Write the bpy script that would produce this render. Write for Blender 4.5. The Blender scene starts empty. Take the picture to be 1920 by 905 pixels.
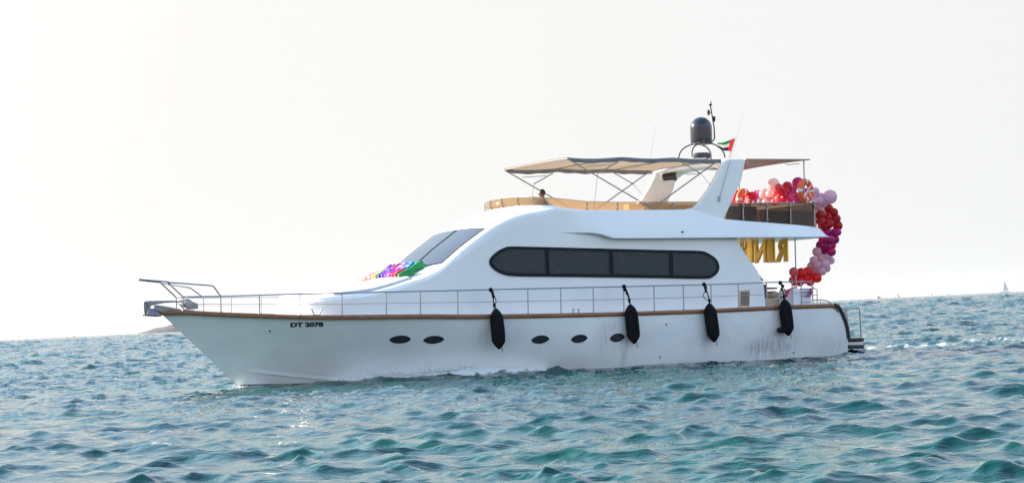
import bpy, math, random
import numpy as np
from mathutils import Matrix, Vector, noise
R = math.radians
random.seed(7)
rng = np.random.default_rng(11)
scene = bpy.context.scene
COL = scene.collection

# ---------------------------------------------------------------- camera
CAM_H = 1.75
cam_d = bpy.data.cameras.new('camera'); cam = bpy.data.objects.new('camera', cam_d); COL.objects.link(cam)
cam_d.sensor_width = 36.0; cam_d.lens = 75.0; cam_d.clip_start = 0.5; cam_d.clip_end = 60000
CR = Matrix.Rotation(R(90 + 1.973), 4, 'X') @ Matrix.Rotation(R(-2.71), 4, 'Z')
cam.matrix_world = Matrix.Translation((0, 0, CAM_H)) @ CR
scene.camera = cam

# ---------------------------------------------------------------- light
EXPO = 1.75
VEIL = 1 / (.15 * 2 ** EXPO)
SUN_EL, SUN_BETA = 21.0, 20.0                 # the sun stands left of the picture, a little behind the boat
sdir = Vector((-math.cos(R(SUN_BETA)) * math.cos(R(SUN_EL)), math.sin(R(SUN_BETA)) * math.cos(R(SUN_EL)), math.sin(R(SUN_EL))))
w = bpy.data.worlds.new('World'); scene.world = w; w.use_nodes = True
nt = w.node_tree; nt.nodes.clear()
wo = nt.nodes.new('ShaderNodeOutputWorld'); bg = nt.nodes.new('ShaderNodeBackground'); sky = nt.nodes.new('ShaderNodeTexSky')
hs = nt.nodes.new('ShaderNodeHueSaturation'); hs.inputs['Saturation'].default_value = 0.85
sky.sky_type = 'NISHITA'; sky.sun_disc = False; sky.sun_elevation = R(SUN_EL)
sky.sun_rotation = math.atan2(sdir.x, sdir.y); sky.air_density = 1.2; sky.dust_density = .7; sky.ozone_density = 1.5
tcw = nt.nodes.new('ShaderNodeTexCoord'); sxw = nt.nodes.new('ShaderNodeSeparateXYZ'); nt.links.new(tcw.outputs['Generated'], sxw.inputs[0])
mrw = nt.nodes.new('ShaderNodeMapRange'); mrw.interpolation_type = 'SMOOTHSTEP'; mrw.inputs['From Min'].default_value = .16; mrw.inputs['From Max'].default_value = .50; mrw.inputs['To Min'].default_value = 1.0; mrw.inputs['To Max'].default_value = .0
nt.links.new(sxw.outputs[2], mrw.inputs[0])
dtw = nt.nodes.new('ShaderNodeVectorMath'); dtw.operation = 'DOT_PRODUCT'; nt.links.new(tcw.outputs['Generated'], dtw.inputs[0]); dtw.inputs[1].default_value = tuple(sdir)
vrw = nt.nodes.new('ShaderNodeValToRGB'); e = vrw.color_ramp.elements; e[0].position = 0; e[0].color = (.93, .96, 1.0, 1); e[1].position = 1; e[1].color = (1.5, 1.42, 1.30, 1)   # thin overcast veil, paler towards the sun
e2_ = e.new(.54); e2_.color = (.885, .895, .90, 1); e3_ = e.new(.74); e3_.color = (.965, .955, .93, 1)
mp_ = nt.nodes.new('ShaderNodeMapRange'); mp_.inputs['From Min'].default_value = -1; nt.links.new(dtw.outputs['Value'], mp_.inputs[0]); nt.links.new(mp_.outputs[0], vrw.inputs[0])
sc_ = nt.nodes.new('ShaderNodeVectorMath'); sc_.operation = 'SCALE'; sc_.inputs['Scale'].default_value = VEIL; nt.links.new(vrw.outputs[0], sc_.inputs[0])
mxw = nt.nodes.new('ShaderNodeMix'); mxw.data_type = 'RGBA'; nt.links.new(mrw.outputs[0], mxw.inputs[0]); nt.links.new(hs.outputs[0], mxw.inputs[6]); nt.links.new(sc_.outputs[0], mxw.inputs[7])
nt.links.new(sky.outputs[0], hs.inputs['Color']); nt.links.new(mxw.outputs[2], bg.inputs[0]); nt.links.new(bg.outputs[0], wo.inputs[0])
bg.inputs[1].default_value = 0.15
sun_d = bpy.data.lights.new('sun', 'SUN'); sun_d.energy = 4.6; sun_d.angle = R(0.6); sun_d.color = (1.0, 0.86, 0.70)
sun = bpy.data.objects.new('sun', sun_d); COL.objects.link(sun)
sun.rotation_euler = sdir.to_track_quat('Z', 'Y').to_euler()
scene.view_settings.view_transform = 'Standard'; scene.view_settings.look = 'None'
scene.view_settings.exposure = EXPO; scene.view_settings.gamma = 1.0; scene.view_settings.use_curve_mapping = False
scene.cycles.max_bounces = 8; scene.cycles.volume_bounces = 0

# ---------------------------------------------------------------- frames
FPX = 4000.0
BM = Matrix.Translation((0.0, 65.5, 0.0)) @ Matrix.Rotation(R(207), 4, 'Z') @ Matrix.Rotation(R(-1.8), 4, 'Y')
BI = BM.inverted()
def ray(px, py):                       # a sight line of the photograph in world space
    d = CR.to_3x3() @ Vector(((px - 960) / FPX, -(py - 452.5) / FPX, -1))
    return Vector((0, 0, CAM_H)), d.normalized()
def lray(px, py):
    o, d = ray(px, py)
    return BI @ o, (BI.to_3x3() @ d)
def P(px, py, y):                      # boat point on the fore-and-aft plane y
    o, d = lray(px, py); t = (y - o.y) / d.y
    return o + d * t
def PX(px, py, x):                     # boat point on the athwartships plane x
    o, d = lray(px, py); t = (x - o.x) / d.x
    return o + d * t
def W(px, py, dist):                   # world point at a ground distance
    o, d = ray(px, py); return o + d * (dist / d.y)

# ---------------------------------------------------------------- materials
MATS = {}
def mat(name, col=(.8, .8, .8), rough=.5, metal=0., spec=.5, coat=0., **kw):
    if name in MATS: return MATS[name]
    m = bpy.data.materials.new(name); m.use_nodes = True; MATS[name] = m
    b = m.node_tree.nodes['Principled BSDF']
    b.inputs['Base Color'].default_value = (*col, 1); b.inputs['Roughness'].default_value = rough
    b.inputs['Metallic'].default_value = metal; b.inputs['Specular IOR Level'].default_value = spec
    b.inputs['Coat Weight'].default_value = coat
    for k, v in kw.items(): b.inputs[k].default_value = v
    return m
def N(m, t, **kw):
    n = m.node_tree.nodes.new(t)
    for k, v in kw.items(): setattr(n, k, v)
    return n
def L(m, a, b): m.node_tree.links.new(a, b)
def vary(m, c1, c2, scale=(1, 1, 1), nscale=4, lo=.4, hi=.6, bump=0., detail=6, coord='Object', dist=.02):
    b = m.node_tree.nodes['Principled BSDF']
    tc = N(m, 'ShaderNodeTexCoord'); mp = N(m, 'ShaderNodeMapping'); mp.inputs['Scale'].default_value = scale
    no = N(m, 'ShaderNodeTexNoise'); no.inputs['Scale'].default_value = nscale; no.inputs['Detail'].default_value = detail
    cr = N(m, 'ShaderNodeValToRGB'); e = cr.color_ramp.elements
    e[0].position = lo; e[1].position = hi; e[0].color = (*c1, 1); e[1].color = (*c2, 1)
    L(m, tc.outputs[coord], mp.inputs[0]); L(m, mp.outputs[0], no.inputs[0]); L(m, no.outputs[0], cr.inputs[0]); L(m, cr.outputs[0], b.inputs['Base Color'])
    if bump:
        bp = N(m, 'ShaderNodeBump'); bp.inputs['Strength'].default_value = bump; bp.inputs['Distance'].default_value = dist
        L(m, no.outputs[0], bp.inputs['Height']); L(m, bp.outputs[0], b.inputs['Normal'])
    return m
gel = vary(mat('gelcoat', rough=.22, coat=.3), (.82, .83, .84), (.87, .875, .88), nscale=.7)
steel = mat('polished_steel', (.33, .33, .35), .28, 1.)
wood = vary(mat('varnished_teak', rough=.35, coat=.3), (.10, .035, .012), (.33, .13, .045), (.5, 6, 14), 3, .3, .7, .15)
oldwood = vary(mat('weathered_wood', rough=.7), (.10, .07, .05), (.30, .24, .19), (14, 14, 1.2), 3, .3, .7, .2)
black = mat('black_cover', (.008, .009, .012), .9, spec=.1)
vary(black, (.003, .004, .006), (.009, .010, .013), nscale=12, bump=.3)
rubber = mat('black_rubber', (.012, .012, .013), .5)
dark = mat('dark_frame', (.006, .012, .018), .6, spec=.15)
glass = mat('tinted_window_glass', (.018, .028, .033), .06, spec=.28)
vary(glass, (.016, .030, .040), (.06, .045, .05), (1.2, 1, 1.2), 2.2, .58, .8)
wglass = mat('windscreen_glass', (.035, .048, .068), .08, spec=.5, IOR=1.2)
canvas = vary(mat('grey_tan_canvas', rough=.85), (.20, .20, .21), (.26, .26, .265), nscale=3, bump=.25, dist=.06)
def translucent(m, col, f):
    b = m.node_tree.nodes['Principled BSDF']; o = m.node_tree.nodes['Material Output']
    tr = N(m, 'ShaderNodeBsdfTranslucent'); tr.inputs[0].default_value = (*col, 1)
    mx = N(m, 'ShaderNodeMixShader'); mx.inputs[0].default_value = f
    L(m, b.outputs[0], mx.inputs[1]); L(m, tr.outputs[0], mx.inputs[2]); L(m, mx.outputs[0], o.inputs[0])
translucent(canvas, (.46, .34, .21), .4)
navy = mat('dark_dome_plastic', (.010, .013, .022), .16, coat=.4)
blackm = mat('black_metal', (.012, .012, .012), .3)
cream = mat('cream_vinyl', (.62, .50, .36), .5)
brown = mat('brown_vinyl', (.045, .036, .033), .6)
darkred = mat('dark_red_lacquer', (.12, .012, .018), .3)
white = mat('white_paint', (.78, .79, .8), .35)
orange = mat('orange_ring', (.88, .12, .02), .5)
ropem = mat('rope_white', (.7, .68, .62), .8)
grayp = mat('grey_galvanised', (.27, .27, .29), .45, .7)
pad = vary(mat('sunpad_vinyl', rough=.6), (.50, .51, .53), (.58, .585, .60), nscale=5, bump=.1)
amber = bpy.data.materials.new('amber_acrylic'); amber.use_nodes = True; MATS['amber'] = amber
def tint(m, tcol, dcol, fd):
    ntr = m.node_tree; ntr.nodes.clear()
    o = N(m, 'ShaderNodeOutputMaterial'); t = N(m, 'ShaderNodeBsdfTransparent'); t.inputs[0].default_value = (*tcol, 1)
    d = N(m, 'ShaderNodeBsdfTranslucent'); d.inputs[0].default_value = (*dcol, 1); d2 = N(m, 'ShaderNodeBsdfDiffuse'); d2.inputs[0].default_value = (*dcol, 1)
    a = N(m, 'ShaderNodeMixShader'); L(m, d.outputs[0], a.inputs[1]); L(m, d2.outputs[0], a.inputs[2])
    b = N(m, 'ShaderNodeMixShader'); b.inputs[0].default_value = fd; L(m, t.outputs[0], b.inputs[1]); L(m, a.outputs[0], b.inputs[2])
    g = N(m, 'ShaderNodeBsdfGlossy'); g.inputs['Roughness'].default_value = .05
    f = N(m, 'ShaderNodeFresnel'); f.inputs[0].default_value = 1.4
    c = N(m, 'ShaderNodeMixShader'); L(m, f.outputs[0], c.inputs[0]); L(m, b.outputs[0], c.inputs[1]); L(m, g.outputs[0], c.inputs[2]); L(m, c.outputs[0], o.inputs[0])
tint(amber, (.52, .35, .19), (.38, .25, .14), .5)
smoke = bpy.data.materials.new('smoke_acrylic'); smoke.use_nodes = True; tint(smoke, (.30, .20, .12), (.10, .06, .035), .35)

# ---------------------------------------------------------------- mesh builder
class MB:
    def __init__(s): s.v = []; s.f = []
    def add(s, vs, fs):
        o = len(s.v); s.v += [tuple(v) for v in vs]; s.f += [tuple(i + o for i in f) for f in fs]; return s
    def box(s, a, b):
        x0, y0, z0 = a; x1, y1, z1 = b
        return s.add([(x0,y0,z0),(x1,y0,z0),(x1,y1,z0),(x0,y1,z0),(x0,y0,z1),(x1,y0,z1),(x1,y1,z1),(x0,y1,z1)],
                     [(0,3,2,1),(4,5,6,7),(0,1,5,4),(1,2,6,5),(2,3,7,6),(3,0,4,7)])
    def prism(s, pts, y0, y1, y0b=None, y1b=None):          # outline of (x,z) points between two y planes
        n = len(pts)
        vs = [(p[0], y0, p[-1]) for p in pts] + [(p[0], y1, p[-1]) for p in pts]
        fs = [tuple(range(n)), tuple(reversed(range(n, 2 * n)))] + [(i, i + n, (i + 1) % n + n, (i + 1) % n) for i in range(n)]
        return s.add(vs, fs)
    def tube(s, pts, r, n=8, cap=True):
        pts = [Vector(p) for p in pts]; rs = r if isinstance(r, (list, tuple)) else [r] * len(pts)
        vs = []; fs = []; ref = None
        for i, p in enumerate(pts):
            a = pts[max(0, i - 1)]; b = pts[min(len(pts) - 1, i + 1)]; t = (b - a).normalized()
            if ref is None:
                ref = Vector((0, 0, 1)) if abs(t.z) < .9 else Vector((1, 0, 0))
            u = (ref - t * ref.dot(t)).normalized(); v = t.cross(u); ref = u
            for k in range(n):
                q = 2 * math.pi * k / n; vs.append(p + (u * math.cos(q) + v * math.sin(q)) * rs[i])
        for i in range(len(pts) - 1):
            for k in range(n):
                fs.append((i*n+k, i*n+(k+1)%n, (i+1)*n+(k+1)%n, (i+1)*n+k))
        if cap: fs += [tuple(reversed(range(n))), tuple(range((len(pts)-1)*n, len(pts)*n))]
        return s.add(vs, fs)
    def lathe(s, prof, n=24, c=(0, 0, 0), axis=None):        # (radius, height) profile about z
        c = Vector(c); q = axis.to_track_quat('Z', 'Y').to_matrix() if axis else Matrix.Identity(3); vs = []; fs = []
        for (r, h) in prof:
            for k in range(n):
                a = 2 * math.pi * k / n; vs.append(c + q @ Vector((r * math.cos(a), r * math.sin(a), h)))
        for i in range(len(prof) - 1):
            for k in range(n): fs.append((i*n+k, i*n+(k+1)%n, (i+1)*n+(k+1)%n, (i+1)*n+k))
        fs += [tuple(reversed(range(n))), tuple(range((len(prof)-1)*n, len(prof)*n))]
        return s.add(vs, fs)
    def grid(s, rows, closed=False):
        nr = len(rows); nc = len(rows[0]); vs = [v for r in rows for v in r]; fs = []
        for i in range(nr - 1):
            for j in range(nc if closed else nc - 1):
                fs.append((i*nc+j, i*nc+(j+1)%nc, (i+1)*nc+(j+1)%nc, (i+1)*nc+j))
        return s.add(vs, fs)
    def sphere(s, c, r, sc=(1, 1, 1), n=16):
        c = Vector(c); rows = []
        for i in range(n // 2 + 1):
            t = math.pi * i / (n // 2); rr = max(math.sin(t), 1e-3)
            rows.append([c + Vector((r*sc[0]*rr*math.cos(2*math.pi*k/n), r*sc[1]*rr*math.sin(2*math.pi*k/n), r*sc[2]*math.cos(t))) for k in range(n)])
        return s.grid(rows, True)
    def mesh(s, name, m, smooth=True, ang=35):
        me = bpy.data.meshes.new(name); me.from_pydata(s.v, [], s.f); me.validate()
        import bmesh
        bm = bmesh.new(); bm.from_mesh(me); bmesh.ops.remove_doubles(bm, verts=bm.verts, dist=1e-5)
        bmesh.ops.recalc_face_normals(bm, faces=bm.faces); bm.to_mesh(me); bm.free()
        if m: me.materials.append(m)
        if smooth:
            me.polygons.foreach_set('use_smooth', [True] * len(me.polygons))
            me.set_sharp_from_angle(angle=R(ang))
        return me
    def build(s, name, m, parent=None, bev=0, smooth=True, ang=35):
        o = bpy.data.objects.new(name, s.mesh(name, m, smooth, ang)); COL.objects.link(o)
        if parent: o.parent = parent
        if bev:
            md = o.modifiers.new('bevel', 'BEVEL'); md.width = bev; md.segments = 3; md.limit_method = 'ANGLE'
        return o
def tag(o, label, cat, group=None, kind=None):
    if label: o['label'] = label
    if cat: o['category'] = cat
    if group: o['group'] = group
    if kind: o['kind'] = kind
    return o
def empty(name, M):
    o = bpy.data.objects.new(name, None); COL.objects.link(o); o.matrix_world = M; o.empty_display_size = .3; return o
def interp(xs, ys, smooth=True):
    o = np.argsort(xs); xs = np.array(xs, float)[o]; ys = np.array(ys, float)[o]
    if not smooth: return lambda x: float(np.interp(x, xs, ys))
    h = np.diff(xs); d = np.diff(ys) / h; mm = np.zeros(len(xs)); mm[0] = d[0]; mm[-1] = d[-1]
    for i in range(1, len(xs) - 1): mm[i] = 0 if d[i-1] * d[i] <= 0 else 2 * d[i-1] * d[i] / (d[i-1] + d[i])
    def f(x):
        x = min(max(x, xs[0]), xs[-1]); i = min(max(int(np.searchsorted(xs, x)) - 1, 0), len(h) - 1)
        t = (x - xs[i]) / h[i]; t2 = t * t; t3 = t2 * t
        return float((2*t3-3*t2+1)*ys[i] + (t3-2*t2+t)*h[i]*mm[i] + (-2*t3+3*t2)*ys[i+1] + (t3-t2)*h[i]*mm[i+1])
    return f
def catmull(pts, n=6):
    pts = [Vector(p) for p in pts]; out = []
    for i in range(len(pts) - 1):
        a = pts[max(i-1, 0)]; b = pts[i]; c = pts[i+1]; d = pts[min(i+2, len(pts)-1)]
        for k in range(n):
            t = k / n; out.append(.5 * ((2*b) + (c-a)*t + (2*a-5*b+4*c-d)*t*t + (3*b-a-3*c+d)*t**3))
    out.append(pts[-1]); return out

yacht = empty('motor_yacht', BM)
tag(yacht, 'long white motor yacht with flybridge, teak toe rail and long oval window', 'yacht')

# ---------------------------------------------------------------- hull shape
tip = P(298, 583, 0); foot = P(446, 722, 0)
def stem_x(z): return tip.x + (z - tip.z) * (tip.x - foot.x) / (tip.z - foot.z)
def half_s(t): return 2.85 * (1 - (1 - min(max(t, 0) / 11.0, 1)) ** 2.2) + .03
def solve_s(px, py):
    y = 2.0
    for _ in range(12):
        p = P(px, py, y); y = half_s(tip.x - p.x)
    return P(px, py, y)
SHEER = [(344,582.5),(414,585.5),(486,588),(562,590.3),(641,590.8),(724,590),(790,589.3),(896,589.7),(989,588.5),(1113,586.3),(1227,583),(1324,579.7),(1384,576.8),(1437,574.3),(1490,571.8),(1539,570.2),(1560,569.6)]
sp = [solve_s(a, b) for a, b in SHEER]
END = [solve_s(1571,573), solve_s(1577,581), solve_s(1583,594), solve_s(1589,611), solve_s(1592.5,634)]
sheer_z = interp([tip.x] + [p.x for p in sp] + [p.x for p in END], [tip.z] + [p.z for p in sp] + [p.z for p in END])
x_end = END[-1].x
ZB = -1.3
def vfrac(x, z): zs = sheer_z(x); return (zs - z) / (zs - ZB)
def half(x, z):
    v = min(max(vfrac(x, z), 0), 1); t = stem_x(z) - x
    B = 2.85 - .62 * v ** 2.2; Lh = 11 + 2.5 * v; p = 2.2 - .75 * v
    q = 2.85 * (1 - (1 - min(max(t, 0) / Lh, 1)) ** p) * B / 2.85
    if x < -6: q -= .16 * ((-6 - x) / 6) ** 2
    return q + .03 * (1 - v)
def hullp(px, py, off=0.0):
    y = 2.2
    for _ in range(25):
        p = P(px, py, y); y = y * .4 + .6 * (half(p.x, p.z) + off)
    return P(px, py, y)
bot_end = P(1576, 661, 2.4).x
xe0 = x_end
NU, NV = 150, 30
rows = []
for j in range(NV + 1):
    v = j / NV; row = []
    x = tip.x
    for _ in range(30):
        zs = sheer_z(x); z = zs + v * (ZB - zs); x = stem_x(z)
    x0 = x; x1 = xe0 + (bot_end - xe0) * min(1, v * 1.5)
    for i in range(NU + 1):
        u = i / NU; u = u ** 1.35 if u < .5 else u ** 1.35
        u = (u + math.sin(u * math.pi / 2) ** 1.0 * 0) ; xx = x0 + (x1 - x0) * u
        zs = sheer_z(xx); z = zs + v * (ZB - zs)
        row.append((xx, half(xx, z), z))
    rows.append(row)
hb = MB()
hb.grid(rows)
hb.grid([[(a, -b, c) for a, b, c in r] for r in rows])
hb.grid([[(r[-1][0], r[-1][1] * k, r[-1][2]) for k in (1, .5, 0, -.5, -1)] for r in rows])       # transom
hullmat = mat('hull_paint', rough=.25, coat=.25)
def setup_hull():
    m = hullmat; b = m.node_tree.nodes['Principled BSDF']
    tc = N(m, 'ShaderNodeTexCoord'); sx = N(m, 'ShaderNodeSeparateXYZ'); L(m, tc.outputs['Object'], sx.inputs[0])
    no = N(m, 'ShaderNodeTexNoise'); no.inputs['Scale'].default_value = 1.3; no.inputs['Detail'].default_value = 5
    L(m, tc.outputs['Object'], no.inputs[0])
    base = N(m, 'ShaderNodeValToRGB'); e = base.color_ramp.elements; e[0].position = .3; e[1].position = .7
    e[0].color = (.78, .79, .795, 1); e[1].color = (.84, .845, .85, 1); L(m, no.outputs[0], base.inputs[0])
    # scuffs and rust streaks left on the topsides where the fenders rub
    mp = N(m, 'ShaderNodeMapping'); mp.inputs['Scale'].default_value = (5, 1, .9); L(m, tc.outputs['Object'], mp.inputs[0])
    n2 = N(m, 'ShaderNodeTexNoise'); n2.inputs['Scale'].default_value = 2.2; n2.inputs['Detail'].default_value = 8; n2.inputs['Roughness'].default_value = .65; L(m, mp.outputs[0], n2.inputs[0])
    acc = None
    def mth(op, a, bb=None, clamp=False):
        n = N(m, 'ShaderNodeMath', operation=op); n.use_clamp = clamp
        for i, q in enumerate([a, bb]):
            if q is None: continue
            if isinstance(q, (int, float)): n.inputs[i].default_value = q
            else: L(m, q, n.inputs[i])
        return n.outputs[0]
    for (px, py, rx, rz, s) in [(1171,645,.10,.55,1.6),(1131,640,.22,.4,.8),(1147,608,.25,.18,.5),(1323,645,.13,.35,1.0),(1462,650,.55,.28,1.5),(1418,660,.35,.25,1.3),(1560,648,.8,.3,.6),(905,625,.25,.3,.4),(975,622,.2,.25,.35),(1440,630,.4,.5,.35)]:
        p = hullp(px, py)
        dx = mth('DIVIDE', mth('SUBTRACT', sx.outputs[0], p.x), rx); dz = mth('DIVIDE', mth('SUBTRACT', sx.outputs[2], p.z), rz)
        r2 = mth('ADD', mth('MULTIPLY', dx, dx), mth('MULTIPLY', dz, dz))
        g = mth('MULTIPLY', mth('EXPONENT', mth('MULTIPLY', r2, -1.0)), s)
        acc = g if acc is None else mth('ADD', acc, g)
    nn = mth('MULTIPLY', mth('SUBTRACT', n2.outputs[0], .36), 2.2, True)
    port = mth('GREATER_THAN', sx.outputs[1], 0.0)
    f = mth('MULTIPLY', mth('MULTIPLY', mth('MULTIPLY', acc, nn), port), .75, True)
    mx = N(m, 'ShaderNodeMix', data_type='RGBA'); L(m, f, mx.inputs[0]); L(m, base.outputs[0], mx.inputs[6]); mx.inputs[7].default_value = (.10, .10, .10, 1)
    # mottled grey-green tone, stronger low down
    zz = mth('MULTIPLY', mth('SUBTRACT', .55, sx.outputs[2]), .8, True)
    st = mth('MULTIPLY', mth('MULTIPLY', zz, n2.outputs[0]), .55, True)
    mx1 = N(m, 'ShaderNodeMix', data_type='RGBA'); L(m, st, mx1.inputs[0]); L(m, mx.outputs[2], mx1.inputs[6]); mx1.inputs[7].default_value = (.42, .43, .38, 1)
    zt = P(560, 719, 1.4).z
    lo = mth('LESS_THAN', sx.outputs[2], zt)
    mx2 = N(m, 'ShaderNodeMix', data_type='RGBA'); L(m, lo, mx2.inputs[0]); L(m, mx1.outputs[2], mx2.inputs[6]); mx2.inputs[7].default_value = (.012, .010, .010, 1)
    L(m, mx2.outputs[2], b.inputs['Base Color'])
    # slight unfairness of an old hull
    n3 = N(m, 'ShaderNodeTexNoise'); n3.inputs['Scale'].default_value = .9; n3.inputs['Detail'].default_value = 2; L(m, tc.outputs['Object'], n3.inputs[0])
    p = hullp(1425, 655)
    dx = mth('DIVIDE', mth('SUBTRACT', sx.outputs[0], p.x), .45); dz = mth('DIVIDE', mth('SUBTRACT', sx.outputs[2], p.z), .30)
    dent = mth('EXPONENT', mth('MULTIPLY', mth('ADD', mth('MULTIPLY', dx, dx), mth('MULTIPLY', dz, dz)), -1.0))
    hh = mth('ADD', mth('MULTIPLY', n3.outputs[0], .07), mth('MULTIPLY', dent, -.05))
    bp = N(m, 'ShaderNodeBump'); bp.inputs['Strength'].default_value = .8; bp.inputs['Distance'].default_value = 1.0; L(m, hh, bp.inputs['Height']); L(m, bp.outputs[0], b.inputs['Normal'])
setup_hull()
hull = hb.build('hull', hullmat, yacht, ang=50)

# spray strakes moulded in the bow
def strake(pp):
    mb = MB(); a = []; 
    for i_, (px, py) in enumerate(pp):
        p = hullp(px, py); y = half(p.x, p.z); e_ = min(1, i_ / 8, (len(pp) - 1 - i_) / 8)
        a.append([(p.x, half(p.x, p.z + .14) - .006, p.z + .14), (p.x, y - .008 + .034 * e_, p.z + .005), (p.x, half(p.x, p.z - .02) - .01, p.z - .015)])
    mb.grid(a); mb.grid([[(x, -y, z) for x, y, z in r] for r in a]); return mb
def dens(pp, n=8):
    out = []
    for i in range(len(pp) - 1):
        for k in range(n): t = k / n; out.append((pp[i][0] + (pp[i+1][0] - pp[i][0]) * t, pp[i][1] + (pp[i+1][1] - pp[i][1]) * t))
    return out + [pp[-1]]
strake(dens([(426,693),(480,699),(560,707.5),(640,715),(690,718.5)])).build('spray_rail', hullmat, yacht)
strake(dens([(664,697),(730,700.5),(817,703.5),(900,704)])).build('spray_rail', hullmat, yacht)

# deck
xs = list(np.linspace(tip.x - .02, sp[-1].x, 70))
dk = MB(); dk.grid([[(x, half(x, sheer_z(x)) * k * .995, sheer_z(x) - .10 + .05 * (1 - k * k)) for k in np.linspace(-1, 1, 9)] for x in xs])
dk.build('deck', gel, yacht)

# teak toe rail
def toe(sgn):
    mb = MB(); rws = []
    xl = list(np.linspace(tip.x + .03, sp[-1].x, 110)) + list(np.linspace(sp[-1].x, END[1].x, 8))[1:]
    for i, x in enumerate(xl):
        z = sheer_z(x); y = half(x, z)
        x2 = xl[min(i + 1, len(xl) - 1)]; x1 = xl[max(i - 1, 0)]
        t = Vector((x2 - x1, 0, sheer_z(x2) - sheer_z(x1))).normalized(); n = Vector((t.z, 0, -t.x))
        if n.z < 0: n = -n
        if abs(n.z) < .01: n = Vector((-1, 0, 0))
        o, i_ = .035, -.10
        prof = [(o - .012, -.118), (o, -.10), (o, -.01), (o - .015, .012), (i_ + .01, .012), (i_, 0), (i_, -.118)]
        rws.append([(x + n.x * h, sgn * max(y + d, .0 if i > 0 else 0), z + n.z * h) for d, h in prof])
    mb.grid(rws, True); mb.add(rws[-1], [tuple(range(7))]); mb.add(rws[0], [tuple(range(7))]); return mb
toe(1).build('toe_rail', wood, yacht); toe(-1).build('toe_rail', wood, yacht)
# black rubber over the aft quarter edge
def quarter(sgn):
    pts = []
    for x in list(np.linspace(sp[-1].x - .10, x_end, 30)):
        z = sheer_z(x); pts.append((x - .03, sgn * (half(x, z) + .01), z - .01))
    return MB().tube(pts, .065, 10)
quarter(1).build('quarter_fender', rubber, yacht); quarter(-1).build('quarter_fender', rubber, yacht)

# portholes
def porthole(px, py, rx, rz, tilt):
    c = hullp(px, py); n = 28
    def ring(s, off):
        out = []
        for k in range(n):
            a = 2 * math.pi * k / n; ca, sa = math.cos(a), math.sin(a)
            dx = -math.copysign(abs(ca) ** .95, ca) * rx * s; dz = math.copysign(abs(sa) ** 1.35, sa) * rz * s
            x = c.x + dx; z = c.z + dz + tilt * (-dx); out.append(Vector((x, half(x, z) + off, z)))
        return out
    f = MB(); rr = [ring(1.0, -.01), ring(1.0, .014), ring(.84, .018), ring(.80, -.004 + .012)]
    f.grid(rr, True); fo = f.build('porthole', dark, yacht)
    g = MB(); g.add(ring(.82, .009), [tuple(range(n))]); g.build('glass', glass, fo, smooth=False)
for a in [(750,636,.30,.115,.0),(813,636.5,.30,.115,.02),(1013,636,.28,.12,.06),(1086,634.5,.27,.12,.08),(1157,632.5,.25,.125,.11)]: porthole(*a)
for (px, py) in [(1237,669),(1488,661),(1249,608),(506,620)]:
    p = hullp(px, py); MB().lathe([(.028, -.01), (.028, .012), (.018, .016)], 14, (p.x, p.y, p.z), Vector((0, 1, 0))).build('drain_fitting', rubber, yacht)

# text helper
def text_mesh(s, size, ext=0., bevel=0., offset=0., res=3):
    cu = bpy.data.curves.new('txt', 'FONT'); cu.body = s; cu.size = size; cu.extrude = ext; cu.bevel_depth = bevel; cu.bevel_resolution = 2; cu.offset = offset; cu.resolution_u = res
    o = bpy.data.objects.new('txt', cu); COL.objects.link(o); dg = bpy.context.evaluated_depsgraph_get()
    me = bpy.data.meshes.new_from_object(o.evaluated_get(dg)); bpy.data.objects.remove(o); bpy.data.curves.remove(cu); return me
def fit(me):
    c = np.empty(len(me.vertices) * 3); me.vertices.foreach_get('co', c); return c.reshape(-1, 3)
# registration number, wrapped on the bow
me = text_mesh('DT 2078', 1.0, offset=.062); c = fit(me)
a = hullp(544.5, 613.5); b = hullp(606.5, 612.3); top = hullp(545, 604.6)
x0, x1 = c[:, 0].min(), c[:, 0].max(); y0, y1 = c[:, 1].min(), c[:, 1].max(); hh = top.z - a.z
for v in me.vertices:
    s = (v.co.x - x0) / (x1 - x0); t = (v.co.y - y0) / (y1 - y0)
    x = a.x + (b.x - a.x) * s + .03 * t; z = a.z + (b.z - a.z) * s + hh * t
    v.co = (x, half(x, z) + .006, z)
import bmesh
bm = bmesh.new(); bm.from_mesh(me); bmesh.ops.triangulate(bm, faces=bm.faces); bm.to_mesh(me); bm.free()
me.materials.append(mat('black_lettering', (.01, .01, .012), .4)); o = bpy.data.objects.new('registration_number', me); COL.objects.link(o); o.parent = hull

# ---------------------------------------------------------------- cabin
SH = [(641,553,1.62),(698,546,1.78),(740,536,1.87),(772,526,1.93),(798,517.5,1.98),(824,504,2.03),(847,485,2.08),(870,465,2.11),(896,445,2.13),(925,424.6,2.16),(953,410,2.18),(982,400,2.19),(1019,393,2.2),(1043,388.5,2.2),(1078,393.5,2.2),(1120,394,2.2),(1288,393.5,2.2),(1360,410.5,2.2),(1440,417,2.2),(1534,426.5,2.2),(1552,444.0,2.2)]
shp = [P(a, b, c) for a, b, c in SH]
nose_x = shp[0].x; NOSE = 1.25
edge_z = interp([nose_x + NOSE] + [p.x for p in shp], [shp[0].z - .10] + [p.z for p in shp])
edge_w0 = interp([p.x for p in shp], [c for _, _, c in SH])
def edge_w(x):
    if x <= nose_x: return edge_w0(x)
    return edge_w0(nose_x) * math.sqrt(max(0, 1 - ((x - nose_x) / NOSE) ** 2))
crown = interp([P(a, 500, 2).x for a in (560, 700, 800, 870, 925, 980, 1040, 1500)], [.14, .13, .09, .08, .10, .20, .20, .1])
RC = .12
def top_z(x, y):
    wv = max(edge_w(x) - RC, .05); k = min(abs(y) / wv, 1.0); return edge_z(x) + crown(x) * (1 - k ** 2.2)
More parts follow.
